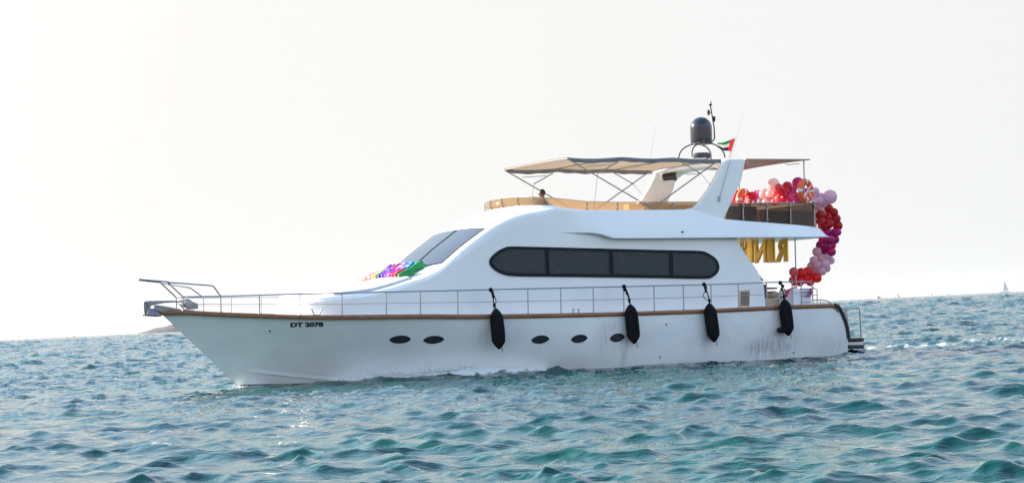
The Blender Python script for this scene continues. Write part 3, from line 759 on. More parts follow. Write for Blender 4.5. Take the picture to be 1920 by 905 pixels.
def pair(a, b, r=.016):
    for sg in (1, -1):
        p, q = P(*a, YB), P(*b, YB); fr.tube([(p.x, sg * p.y, p.z), (q.x, sg * q.y, q.z)], r, 6)
pair((1063,297), (1223,391), .021)       # forward bow leg
pair((1345,302), (1222,391), .021)       # aft bow leg
pair((1158,304), (1121,325), .018); pair((1121,325), (1113,392), .010)
pair((1098,312), (1145,309), .011)
pair((1276,303), (1315,326), .018); pair((1315,326), (1336,352), .008)
for px in (1064, 1158, 1276, 1348):
    p = P(px, 299, YB); z = bz_(p.x, 1) - .03; fr.tube([(p.x, YB * s, z + .02 * (1 - s*s)) for s in np.linspace(-1, 1, 13)], .014, 6)
fr.build('bimini_frame', mat('dull_steel', (.26, .25, .24), .4, .8), yacht)

# aft canopy
ac = MB(); a = P(1398, 297.5, 1.95); b = P(1519, 298.2, 1.95); xs_ = np.linspace(a.x, b.x, 12)
r1 = [[(x, 1.95 * s, a.z + (b.z - a.z) * (a.x - x) / (a.x - b.x) + .03 * (1 - s*s)) for s in np.linspace(-1, 1, 11)] for x in xs_]
ac.grid(r1); ac.grid([[(x, y, z - .035) for x, y, z in r] for r in r1]); 
for r_i in (0, -1): ac.grid([[v_ for v_ in r1[r_i]], [(x, y, z - .035) for x, y, z in r1[r_i]]])
for c_i in (0, -1): ac.grid([[r[c_i] for r in r1], [(r[c_i][0], r[c_i][1], r[c_i][2] - .035) for r in r1]])
canopy = ac.build('aft_canopy', mat('grey_pink_canvas', (.44, .30, .24), .8), yacht)
fr2 = MB()
pA = P(1507, 300, 1.9)
for sg in (1, -1):
    fr2.tube([(pA.x, sg * 1.9, pA.z - .02), (pA.x, sg * 1.9, tb_[-1][1].z)], .022, 8)
    for px in (1470, 1400):
        u = P(px, 300, 1.9); fr2.tube([(u.x, sg * 1.9, u.z - .03), (u.x - .04, sg * 1.9, u.z - .10), (u.x - .14, sg * 1.9, u.z - .15), (u.x - .6, sg * 1.9, u.z - .10)], .012, 6)
fr2.build('canopy_frame', steel, yacht)

# ================================================================ things carried on the yacht
def thing(name, at_local, label, cat, group=None, rot=None):
    M = BM @ Matrix.Translation(at_local)
    if rot is not None: M = M @ rot
    o = empty(name, M); tag(o, label, cat, group); return o
def rel(mb, org):
    o = Vector(org); mb.v = [tuple(Vector(v) - o) for v in mb.v]; return mb

# fenders
FN = [(925,541.5,917,580,948,652,'black fender nearest the bow, beneath the front end of the oval window'),
      (1172,537,1172,570,1197,644,'black fender hanging right beside the rearmost porthole, second from the bow'),
      (1321,533,1324,568,1346,641,'black fender beneath the rear end of the oval window, third from the bow'),
      (1464,529.5,1463,560,1487,630,'black fender nearest the stern, with a short black stub on its side')]
FT = [((920,543),(927,572),(930,578),(936,654)),((1170,537),(1180,563),(1182,570),(1189,644)),((1320,533),(1330,563),(1330,568),(1339,641)),((1463,530),(1470,556),(1471,560),(1478,629))]
for i, (k_, n0, s_, e_) in enumerate(FT):
    kp = railp(*k_); 
    yo = max(half(kp.x, sheer_z(kp.x)), 0) + .20
    top_ = P(*s_, yo); bot_ = P(*e_, yo - .02); nk = P(*n0, yo - .02)
    o = thing('fender', (kp.x, kp.y, kp.z), FN[i][6], 'fender', 'black fenders hung along the port side')
    ln = (bot_ - top_).length; ax = (bot_ - top_).normalized(); d = MB()
    rr = .205; prof = [(.03, 0), (.06, .03), (.11, .08), (rr*.82, .17), (rr*.98, .28), (rr, .40), (rr*1.02, ln*.5), (rr, ln - .36), (rr*.96, ln - .22), (rr*.62, ln - .11), (.07, ln - .04), (.03, ln)]
    pts = [top_ + ax * h for r_, h in prof]; 
    n = 20; rws = []
    for (r_, h), p in zip(prof, pts):
        rws.append([p + Vector((1, 0, 0)) * r_ * math.cos(2*math.pi*k/n) * (1 + .03*math.sin(h*7+k)) + Vector((0, 1, 0)) * r_ * .95 * math.sin(2*math.pi*k/n) for k in range(n)])
    d.grid(rws, True); d.add(rws[0], [tuple(range(n))]); d.add(rws[-1], [tuple(range(n))])
    body = rel(d, kp).build('fender_body', black, o, ang=60)
    rp = MB(); rp.tube(catmull([kp, kp.lerp(nk, .5) + Vector((.02, .06, 0)), nk, top_], 5), .017, 6)
    rp.tube(catmull([kp + Vector((0, .03, .02)), kp + Vector((-.06, .06, -.12)), kp + Vector((-.12 if i != 2 else .10, .10, -.35)), nk + Vector((.03 if i != 3 else .14, 0, -.02)), top_ + Vector((.02, 0, .02))], 5), .013, 6)
    for q in range(3): 
        pts = [kp + Vector((.03 * (q - 1) + .01*math.cos(a), .045 * math.cos(a), .045 * math.sin(a))) for a in np.linspace(0, 2*math.pi, 11)]; rp.tube(pts, .020, 6)
    for q in range(2): rp.sphere(kp + Vector((random.uniform(-.08, .05), .04, -.10 - .10 * q)), .045, (1, .8, 1.3), 8)
    rp.sphere(nk, .05, (1, .8, 1.4), 8)
    rel(rp, kp).build('rope', black, o)
    tl = MB(); tl.tube([bot_ + Vector((-.07, 0, .10)), bot_ + Vector((-.11, .01, -.10))], .010, 5); rel(tl, kp).build('tail_line', black, o)
    if i == 3:
        sb = MB(); q1 = P(1474, 618, yo - .02); q2 = P(1457, 618.5, yo - .03); sb.tube([q1, q1.lerp(q2, .5), q1.lerp(q2, .85), q2], [.10, .10, .08, .03], 12); rel(sb, kp).build('side_stub', black, o)

# life rings
for px, py, yy, ry, lab in [(1510,357.5,2.12,.36,'orange lifebuoy on the rearmost canopy post, right above the smoked screens'),(1395,374,-1.86,.34,'orange lifebuoy partly behind the slanting white radar arch')]:
    c = P(px, py, yy); o = thing('life_ring', c, lab, 'lifebuoy', 'orange lifebuoys on the canopy posts', Matrix.Rotation(R(18), 4, 'Z'))
    mb = MB(); rws = []
    for k in range(36):
        a = 2*math.pi*k/36; rws.append([((ry*.80 + .105*math.cos(b)) * math.cos(a), .095*math.sin(b), (ry*.80 + .105*math.cos(b)) * math.sin(a)) for b in np.linspace(0, 2*math.pi, 13)[:-1]])
    rws.append(rws[0]); mb.grid(rws, True); ring = mb.build('ring', orange, o)
    for q in range(4):
        a0_ = math.pi/4 * (2*q) ; bd = MB(); rws = []
        for a in np.linspace(a0_ - .13, a0_ + .13, 5): rws.append([((ry*.80 + .110*math.cos(b)) * math.cos(a), .10*math.sin(b), (ry*.80 + .110*math.cos(b)) * math.sin(a)) for b in np.linspace(0, 2*math.pi, 13)[:-1]])
        bd.grid(rws, True); bd.build('band', white, ring)
    gl = MB(); pts = [Vector(((ry*1.06 - .05*abs(math.sin(2*a))) * math.cos(a), .03, (ry*1.06 - .05*abs(math.sin(2*a))) * math.sin(a))) for a in np.linspace(0, 2*math.pi, 41)]; gl.tube(pts, .012, 6)
    gl.build('grab_line', ropem, o)
    br = MB(); 
    for a in (R(140), R(228), R(312)): br.tube([(0, .09, .02), (ry*.85*math.cos(a), .1, ry*.85*math.sin(a))], .018, 6)
    br.build('bracket', white, o)

# flag
f0 = P(1379, 257.5, 2.3); f1 = P(1370.5, 284, 2.3); fl0 = P(1376, 261, 2.3)
o = thing('flag', f1, 'small red, green, white and black striped flag flying from the radar arch aerial', 'flag')
a = f1.lerp(f0, 0); st_ = MB(); st_.tube([P(1367, 297, 2.3), f0], .012, 6); rel(st_, f1).build('flagstaff', steel, o)
A, B_, C_, D_ = P(1378.2, 259.5, 2.3), P(1371, 284.5, 2.3), P(1343.5, 270, 2.3), P(1345, 278.5, 2.3)
def fp(u, v):     # u from staff to fly, v top to bottom
    t = A.lerp(C_, u); b = B_.lerp(D_, u); q = t.lerp(b, v); s = math.sin(u * 8 + v * 1.5)
    return q + Vector((0, .06 * s * u, .03 * math.sin(u * 7 + 1) * u))
fcol = {'red': (.50, .02, .03), 'green': (.01, .16, .05), 'white': (.55, .50, .44), 'black': (.02, .02, .025)}
fm = {k: mat('flag_' + k, c, .8) for k, c in fcol.items()}
for m__ in fm.values(): translucent(m__, tuple(m__.node_tree.nodes['Principled BSDF'].inputs[0].default_value)[:3], .3)
cl = MB(); us = list(np.linspace(0, 1, 21)); vs_ = list(np.linspace(0, 1, 10)); cl.grid([[fp(u, v) for v in vs_] for u in us])
co = rel(cl, f1).build('cloth', fm['red'], o)
for k in ('green', 'white', 'black'): co.data.materials.append(fm[k])
for p_ in co.data.polygons:
    i, j = divmod(p_.index, 9); p_.material_index = 0 if i < 5 else 1 + j // 3

# gold foil letters hanging at the back of the saloon, read from astern
gold = mat('gold_foil', (.95, .56, .06), .25, .55)
def foil_bump(m, s=.5):
    b = m.node_tree.nodes['Principled BSDF']; tc = N(m, 'ShaderNodeTexCoord'); no = N(m, 'ShaderNodeTexNoise'); no.inputs['Scale'].default_value = 9; no.inputs['Detail'].default_value = 3
    L(m, tc.outputs['Object'], no.inputs[0]); bp = N(m, 'ShaderNodeBump'); bp.inputs['Strength'].default_value = s; bp.inputs['Distance'].default_value = .03; L(m, no.outputs[0], bp.inputs['Height']); L(m, bp.outputs[0], b.inputs['Normal'])
foil_bump(gold, .15); translucent(gold, (.95, .55, .05), .25)
def letter_obj(ch, Wd, Hd, m, depth=.07, off=.03):
    me = text_mesh(ch, 1.0, ext=.05, bevel=.055, offset=off - .03, res=4); c = fit(me)
    mn, mx = c.min(0), c.max(0)
    for v in me.vertices:
        v.co = ((v.co.x - mn[0]) / (mx[0] - mn[0]) * Wd - Wd / 2, (v.co.y - mn[1]) / (mx[1] - mn[1]) * Hd, (v.co.z / .12) * depth)
    me.materials.append(m); me.polygons.foreach_set('use_smooth', [True] * len(me.polygons)); me.set_sharp_from_angle(angle=R(50)); return me
GL = [('R', 1465.5, 448, 491, .72, 'letter R'), ('I', 1446.5, 448, 492, .42, 'letter I between the R and the N'), ('N', 1427.5, 449, 492.5, .70, 'letter N in the middle of the row'), ('I', 1407.5, 450, 492.5, .40, 'letter I beside the small S, close to the saloon corner'), ('S', 1396.5, 449, 477, .30, 'letter S, smallest of the row'), ('B', 1383, 446, 475, .5, 'letter B, mostly behind the saloon corner')]
for ch, px, yt_, yb_, wd, lab in GL:
    t = PX(px, yt_, XG); b = PX(px, yb_, XG)
    rot = Matrix(((0, 0, -1, 0), (-1, 0, 0, 0), (0, 1, 0, 0), (0, 0, 0, 1)))   # faces aft
    me = letter_obj(ch, wd, t.z - b.z, gold, .045)
    o = bpy.data.objects.new('foil_letter', me); COL.objects.link(o); o.matrix_world = BM @ Matrix.Translation(b) @ rot
    tag(o, 'gold foil ' + lab, 'letter balloon', 'gold foil letters under the overhang')
# gold curtain scraps
# colourful letters laid on the foredeck
FC = {'purple': (.16, .02, .42), 'red': (.60, .03, .05), 'violet': (.32, .10, .52), 'blue': (.01, .16, .55), 'green': (.01, .26, .07), 'orange': (.75, .22, .10), 'mauve': (.30, .10, .30), 'yellow': (.60, .50, .08), 'magenta': (.45, .03, .40), 'navy': (.01, .06, .45)}
FM = {}
for k, c in FC.items(): FM[k] = mat('foil_' + k, c, .42, .35); foil_bump(FM[k], .4)
r1a, r1b = on_top(718, 509), on_top(772, 503); r2a, r2b = on_top(689, 522.5), on_top(768, 515.5)
print('rows', r1a, r1b, r2a, r2b)
def row(word, cols, ya, yb_, x, rowname, which):
    n = len(word)
    for i, (ch, c) in enumerate(zip(word, cols)):
        y = ya + (yb_ - ya) * i / (n - 1); wd = abs(yb_ - ya) / (n - 1) * .86; hd = .45
        x_ = x; z0 = top_z(x_, y); z1 = top_z(x_ - hd, y); up = Vector((-hd, 0, z1 - z0 + .10)).normalized(); rt_ = Vector((0, 1, 0)); nn = rt_.cross(up)
        if nn.z < 0: nn = -nn
        lift = max(0, max(top_z(x_ - hd * q, y) - (z0 + (z1 - z0) * q) for q in (0, .25, .5, .75, 1))) + .06
        M = Matrix(((rt_.x, up.x, nn.x, x_), (rt_.y, up.y, nn.y, y), (rt_.z, up.z, nn.z, z0 + lift), (0, 0, 0, 1)))
        o = bpy.data.objects.new('foil_letter', letter_obj(ch, wd, hd, FM[c], .13)); COL.objects.link(o); o.matrix_world = BM @ M
        tag(o, '%s foil letter %s lying in the %s on the foredeck%s' % (c, ch, rowname, which.get(i, '')), 'letter balloon', 'coloured foil letters on the foredeck')
xr1 = on_top(748, 512).x; xr2 = on_top(735, 520).x
row('HAPPY', ['purple', 'red', 'violet', 'blue', 'green'], -1.15, .80, (r1b.x + .40), 'rear row', {2: ', middle of its word', 3: ', between violet and green'})
row('BIRTHDAY', ['orange', 'mauve', 'yellow', 'navy', 'purple', 'magenta', 'red', 'green'], -1.5, 1.12, r2b.x + .46, 'front row', {})

# balloon garland
BC = {'bl': (.90, .64, .63), 'cr': (.88, .14, .16), 'r': (.80, .03, .07), 'm': (.78, .03, .28), 'hp': (.88, .13, .40), 'lp': (.90, .58, .66), 'lv': (.90, .62, .74), 'dr': (.62, .008, .018), 'pu': (.64, .02, .30), 'mg': (.66, .01, .20), 'br': (.92, .02, .02)}
BN = {'bl': 'blush pink', 'cr': 'coral red', 'r': 'red', 'm': 'magenta', 'hp': 'hot pink', 'lp': 'light pink', 'lv': 'lilac pink', 'dr': 'dark red', 'pu': 'purple', 'mg': 'deep magenta', 'br': 'bright red'}
UP = [(545,215,62,'bl'),(600,245,35,'cr'),(625,250,32,'cr'),(700,238,50,'r'),(640,300,46,'r'),(575,325,46,'cr'),(522,340,38,'cr'),(610,380,48,'cr'),(675,370,48,'r'),(820,198,58,'m'),(735,265,32,'m'),(715,320,36,'m'),(790,275,42,'hp'),(775,345,45,'hp'),(730,400,36,'m'),(830,390,50,'m'),(865,300,50,'m'),(930,300,40,'m'),(965,325,42,'lp'),(440,322,55,'bl'),(500,320,38,'bl'),(410,400,48,'bl'),(500,388,44,'bl'),(350,330,42,'m'),(385,312,30,'m'),(345,392,32,'hp'),(300,345,42,'r'),(265,385,45,'r'),(205,380,45,'r'),(225,330,32,'r'),(125,330,50,'r'),(85,385,42,'cr'),(150,400,32,'r'),(560,410,40,'cr'),(900,380,46,'m'),(455,420,36,'bl')]
RT2 = [(1020,292,38,'lv'),(1010,345,36,'lv'),(1080,352,38,'lv'),(1060,402,42,'lv'),(1185,355,70,'lv'),(1115,432,38,'lv'),(1045,472,40,'lp'),(1000,405,36,'lv'),(1090,505,30,'lp'),(1010,452,32,'lp'),(1165,490,50,'dr'),(1225,532,45,'dr'),(1075,562,50,'dr'),(1160,592,52,'dr'),(1255,602,45,'dr'),(1080,632,48,'dr'),(1170,662,48,'dr'),(1270,682,50,'dr'),(1220,640,45,'dr'),(1092,700,42,'dr'),(1150,752,46,'pu'),(1225,765,46,'pu'),(1270,755,38,'pu'),(1175,826,44,'pu'),(1240,836,44,'pu')]
LW = [(1040,120,42,'mg'),(1130,115,42,'pu'),(1020,180,50,'mg'),(1090,185,42,'pu'),(1145,180,42,'mg'),(1060,245,46,'mg'),(1140,252,46,'mg'),(975,252,46,'lp'),(1020,322,44,'lp'),(1095,312,40,'lv'),(940,350,42,'lp'),(1070,392,50,'lv'),(1135,350,38,'lv'),(980,402,40,'lp'),(910,412,40,'lp'),(1035,470,44,'lv'),(1090,442,36,'lv'),(950,482,42,'lp'),(715,482,48,'cr'),(700,572,38,'cr'),(800,490,50,'br'),(868,478,48,'br'),(755,542,52,'br'),(842,550,56,'br'),(922,542,52,'br'),(972,545,50,'br'),(900,592,42,'br'),(780,592,45,'br'),(720,602,32,'br')]
bmats = {}
for k, c in BC.items():
    m_ = mat('latex_' + k, c, .28); translucent(m_, c, .5); bmats[k] = m_
gbase = P(1525, 381, 0); garl = thing('balloon_garland', (xA, 0, tb_[-1][1].z), 'curving garland of red, pink and lilac balloons at the stern of the yacht', 'balloon garland')
org = Vector((xA, 0, tb_[-1][1].z)); rb = random.Random(3)
bmesh_cache = {}
def balloon(px, py, rpx, col, plane, v):
    q = PX(px, py, v) if plane == 'x' else P(px, py, v)
    dep = (BM @ q).y; r_ = rpx * 1.15 * dep / FPX
    key = col
    if key not in bmesh_cache:
        prof = [(.01, -1.16), (.07, -1.14), (.05, -1.08), (.22, -.98)] + [(math.cos(a), math.sin(a) * (1.0 if a > 0 else 1.02)) for a in np.linspace(-1.25, 1.5, 16)] + [(.01, 1.0)]
        bmesh_cache[key] = MB().lathe(prof, 22).mesh('balloon', bmats[col], ang=80)
    o = bpy.data.objects.new('balloon', bmesh_cache[key]); COL.objects.link(o); o.parent = garl; o.location = q - org; o.scale = (r_,) * 3
    o.rotation_euler = (rb.uniform(-1.2, 1.2), rb.uniform(-1.2, 1.2), rb.uniform(0, 6)); o['label'] = BN[col] + ' balloon in the garland'
for a, b, r_, c in UP: balloon(1360 + a / 6.033, 310 + b / 6.033, r_ / 6.033, c, 'x', xA - .28 + rb.uniform(-.18, .18))
for a, b, r_, c in RT2: balloon(1360 + a / 6.033, 310 + b / 6.033, r_ / 6.033, c, 'y', 1.75 + rb.uniform(-.22, .22))
for a, b, r_, c in LW: balloon(1370 + a / 6.035, 430 + b / 6.035, r_ / 6.035, c, 'y', 1.7 + rb.uniform(-.22, .22))

# ribbon tassels
for (pts, col, lab) in [([(1492,538),(1484,541),(1478,545),(1475,551),(1473,557)], 'magenta', 'red-pink curled ribbon tassel inside the stern rail, left of the white cabinet'), ([(1524,536),(1521,545),(1519,551),(1514,556)], 'purple', 'purple curled ribbon tassel hanging at the end of the stern rail')]:
    c0 = P(*pts[0], 2.2); o_ = None; mb = MB()
    pp = catmull([P(a, b, 2.2) for a, b in pts], 8)
    for s_ in range(7):
        ph = rb.uniform(0, 6); am = rb.uniform(.03, .08); qq = []
        for i, p in enumerate(pp): qq.append(p + Vector((am * math.sin(i * .9 + ph) , am * math.cos(i * .9 + ph), rb.uniform(-.01, .01))))
        k0 = rb.randint(0, 6); mb.tube(qq[k0:], .012, 5)
    rel(mb, c0); me = mb.mesh('ribbon_tassel', mat('ribbon_' + col, (.62, .02, .12) if col == 'magenta' else (.38, .02, .32), .35)); o = bpy.data.objects.new('ribbon_tassel', me); COL.objects.link(o); o.matrix_world = BM @ Matrix.Translation(c0)
    tag(o, lab, 'ribbon')

# helmsman
skin = mat('skin', (.20, .10, .065), .5); shirt = vary(mat('dark_shirt', rough=.8), (.05, .035, .04), (.09, .065, .07), nscale=8); hair = mat('black_hair', (.006, .005, .005), .6)
hc = P(1017, 361, .45)
pers = thing('person', (hc.x, hc.y, hc.z - 1.25), 'dark-haired person in a dark shirt at the flybridge helm, behind the amber screen', 'person')
def skinmesh(verts, edges, radii, name, m, parent):
    me = bpy.data.meshes.new(name); me.from_pydata([Vector(v) for v in verts], edges, []); o = bpy.data.objects.new(name, me); COL.objects.link(o); o.parent = parent
    sm = o.modifiers.new('skin', 'SKIN'); 
    for i, r_ in enumerate(radii): me.skin_vertices[0].data[i].radius = (r_, r_) if not isinstance(r_, tuple) else r_
    me.skin_vertices[0].data[0].use_root = True
    ss_ = o.modifiers.new('sub', 'SUBSURF'); ss_.levels = 2; ss_.render_levels = 2; me.materials.append(m); return o
for o_ in ():
    pass
def person_body():
    # seated, facing the bow (+x); origin below the head at seat level minus legs
    V = [(0,0,.42),(.02,0,.62),(.02,0,.85),(.01,0,1.0),(.0,0,1.09),(.02,0,1.17),(.04,0,1.27),
         (.02,.17,.98),(.10,.24,.74),(.36,.16,.70),(.44,.14,.71),(.02,-.17,.98),(.10,-.24,.74),(.36,-.16,.70),(.44,-.14,.71),
         (.02,.10,.42),(.44,.12,.44),(.46,.12,.06),(.60,.12,.03),(.02,-.10,.42),(.44,-.12,.44),(.46,-.12,.06),(.60,-.12,.03)]
    E = [(0,1),(1,2),(2,3),(3,4),(4,5),(5,6),(3,7),(7,8),(8,9),(9,10),(3,11),(11,12),(12,13),(13,14),(0,15),(15,16),(16,17),(17,18),(0,19),(19,20),(20,21),(21,22)]
    Rr = [(.15,.12),(.15,.11),(.17,.12),(.13,.09),.055,.085,.075,.065,.05,.035,.03,.065,.05,.035,.03,.09,.065,.04,.035,.09,.065,.04,.035]
    me = bpy.data.meshes.new('body'); me.from_pydata(V, E, []); o = bpy.data.objects.new('body', me); COL.objects.link(o); o.parent = pers
    o.modifiers.new('skin', 'SKIN')
    if not me.skin_vertices: 
        bm = bmesh.new(); bm.from_mesh(me); bm.verts.layers.skin.verify(); bm.to_mesh(me); bm.free()
    for i, r_ in enumerate(Rr):
        me.skin_vertices[0].data[i].radius = r_ if isinstance(r_, tuple) else (r_, r_)
    me.skin_vertices[0].data[0].use_root = True
    s = o.modifiers.new('sub', 'SUBSURF'); s.levels = 2; s.render_levels = 2; me.materials.append(skin); return o
person_body()
MB().sphere((.03, 0, 1.22), .098, (1.05, .86, 1.15), 18).build('head', skin, pers)
MB().sphere((.128, 0, 1.21), .02, (1, .8, 1.3), 10).build('nose', skin, pers)
hm = MB().sphere((.012, 0, 1.245), .108, (1.03, .90, 1.08), 18).build('hair', hair, pers)
sh_ = MB(); rws = []
for z, rx, ry in [(.40,.17,.20),(.55,.165,.19),(.72,.16,.20),(.86,.165,.225),(.97,.14,.23),(1.02,.10,.17),(1.06,.07,.08)]:
    rws.append([(.01 + rx * math.cos(a), ry * math.sin(a), z) for a in np.linspace(0, 2*math.pi, 21)[:-1]])
sh_.grid(rws, True)
for sg in (-1, 1): sh_.tube([(.02, sg*.17, .98), (.06, sg*.225, .86), (.10, sg*.25, .74)], [.08, .075, .065], 12)
sh_.build('shirt', shirt, pers)
MB().box((hc.x - .38, .15, hc.z - .86), (hc.x + .20, .75, hc.z - .80)).build('helm_seat', cream, yacht, bev=.03)

# ================================================================ far things
def far_base(px, dist, shift=0.):
    hy = 636 - 91 * px / 1920
    p = W(px, hy, dist); return Vector((p.x, p.y, 0))
farwhite = mat('far_boat_white', (.72, .72, .72), .5); farg = mat('far_boat_glass', (.05, .06, .07), .3)
def far_boat(px, dist, Ln, lab, rot=0, tall=1.0, grp='far motor boats on the horizon'):
    b = far_base(px, dist); o = empty('motor_boat', Matrix.Translation(b) @ Matrix.Rotation(rot, 4, 'Z')); tag(o, lab, 'boat', grp)
    hl = MB(); rws = []
    for k in range(9):
        u = k / 8; x = -Ln/2 + Ln * u; wv = Ln*.14 * (1 - max(0, (u-.5)/.5) ** 2.2) + .02; h = Ln*.09 * (1 + .5*u*u)
        rws.append([(x, -wv, h), (x - Ln*.05*u, -wv*.6, -.3), (x - Ln*.05*u, wv*.6, -.3), (x, wv, h)])
    hl.grid(rws, True); hl.add(rws[0], [(0,1,2,3)]); hl.build('hull', farwhite, o)
    z = Ln*.10; c = MB(); c.prism([(-Ln*.35, z), (Ln*.22, z), (Ln*.08, z + Ln*.10*tall), (-Ln*.32, z + Ln*.10*tall)], -Ln*.10, Ln*.10); c.build('cabin', farwhite, o)
    MB().prism([(-Ln*.28, z + Ln*.03), (Ln*.15, z + Ln*.03), (Ln*.10, z + Ln*.07*tall), (-Ln*.28, z + Ln*.07*tall)], -Ln*.104, Ln*.104).build('window_band', farg, o)
    MB().prism([(-Ln*.25, z + Ln*.10*tall), (Ln*.02, z + Ln*.10*tall), (-Ln*.05, z + Ln*.17*tall), (-Ln*.22, z + Ln*.17*tall)], -Ln*.08, Ln*.08).build('flybridge', farg, o)
    MB().box((-Ln*.28, -Ln*.09, z + Ln*.19*tall), (0, Ln*.09, z + Ln*.205*tall)).build('hardtop', farwhite, o)
    m_ = MB(); m_.tube([(-Ln*.15, 0, z + Ln*.17*tall), (-Ln*.16, 0, z + Ln*.32*tall)], Ln*.006, 5); m_.build('mast', farg, o)
    return o
far_boat(1648, 1500*2.1, 5.2*1.05*2.1, 'widest far white motor boat on the horizon, just right of the yacht stern', R(20), 1.5)
far_boat(1684, 1500*2.1, 4.6*2.1, 'far motor boat with a tall dark upper deck, second from the yacht stern', R(60), 2.4)
far_boat(1747, 1700*2.1, 4.2*2.1, 'small far motor boat, third from the yacht stern, midway to the sailboat', R(50), 2.0)
far_boat(1776, 1900*2.1, 2.8*2.1, 'tiniest far boat on the right horizon, nearest the sailboat', R(70), 2.0)
far_boat(138, 1200*2.1, 2.8*2.1, 'tiny dark speedboat on the left horizon, alone left of the headland', R(170), 1.2, None)
# sailboat
b = far_base(1884, 2900); o = empty('sailboat', Matrix.Translation(b) @ Matrix.Diagonal((2.07, 2.07, 2.07, 1))); tag(o, 'far white sailing boat with one tall sail at the right edge of the horizon', 'sailboat')
rws = []
for k in range(7): u = k/6; wv = .9 * math.sin(math.pi*(.15 + .85*u)) + .05; rws.append([(3.2-6.6*u, -wv, .8), (3.2-6.3*u, 0, -.3), (3.2-6.6*u, wv, .8)])
MB().grid(rws, True).build('hull', farwhite, o); MB().tube([(.3, 0, .7), (.1, 0, 8.3)], .06, 6).build('mast', farg, o)
sm_ = MB(); g = []
for k in range(9):
    t = k/8; z = 1.5 + 6.6*t; g.append([(.28 - .2*t + (2.3*(1-t)) * s, .28*math.sin(math.pi*s)*(1-t), z) for s in np.linspace(0, 1, 7)])
sm_.grid(g); sm_.build('mainsail', farwhite, o)
jb = MB(); jb.grid([[(.1 - (1.3*(1-t))*s, .2*math.sin(math.pi*s)*(1-t), 1.2 + 5.2*t) for s in np.linspace(0, 1, 6)] for t in np.linspace(0, 1, 8)]); jb.build('jib', farwhite, o)
# headland
rock = vary(mat('headland_rock', rough=.95), (.02, .027, .034), (.06, .068, .075), nscale=.05, bump=.5, dist=2)
hd = MB(); D0 = 2500; rws = []
x_l, x_r = far_base(247, D0).x, far_base(560, D0).x
for j in range(26):
    v = j / 25; row_ = []
    for i in range(120):
        u = i / 119; x = x_l + (x_r - x_l) * u; hprof = 10.8 * min(1, (u * 4.2) ** .8) * (1 - .55 * max(0, u - .35)) 
        cross = math.sin(math.pi * min(1, v * 1.15)) if v < .87 else 0
        hz = hprof * math.sin(math.pi * v) ** .7 if 0 < v < 1 else 0
        nz = noise.fractal(Vector((x * .06, v * 6, 3)), .8, 2.1, 5); row_.append((x, D0 - 20 + 120 * v, -.6 + hz + nz * 1.2 * min(1, hz)))
    rws.append(row_)
hd.grid(rws); o = hd.build('headland', rock, None, ang=20); tag(o, 'low grey-brown rocky headland on the horizon beyond the bow', 'headland', None, 'structure')

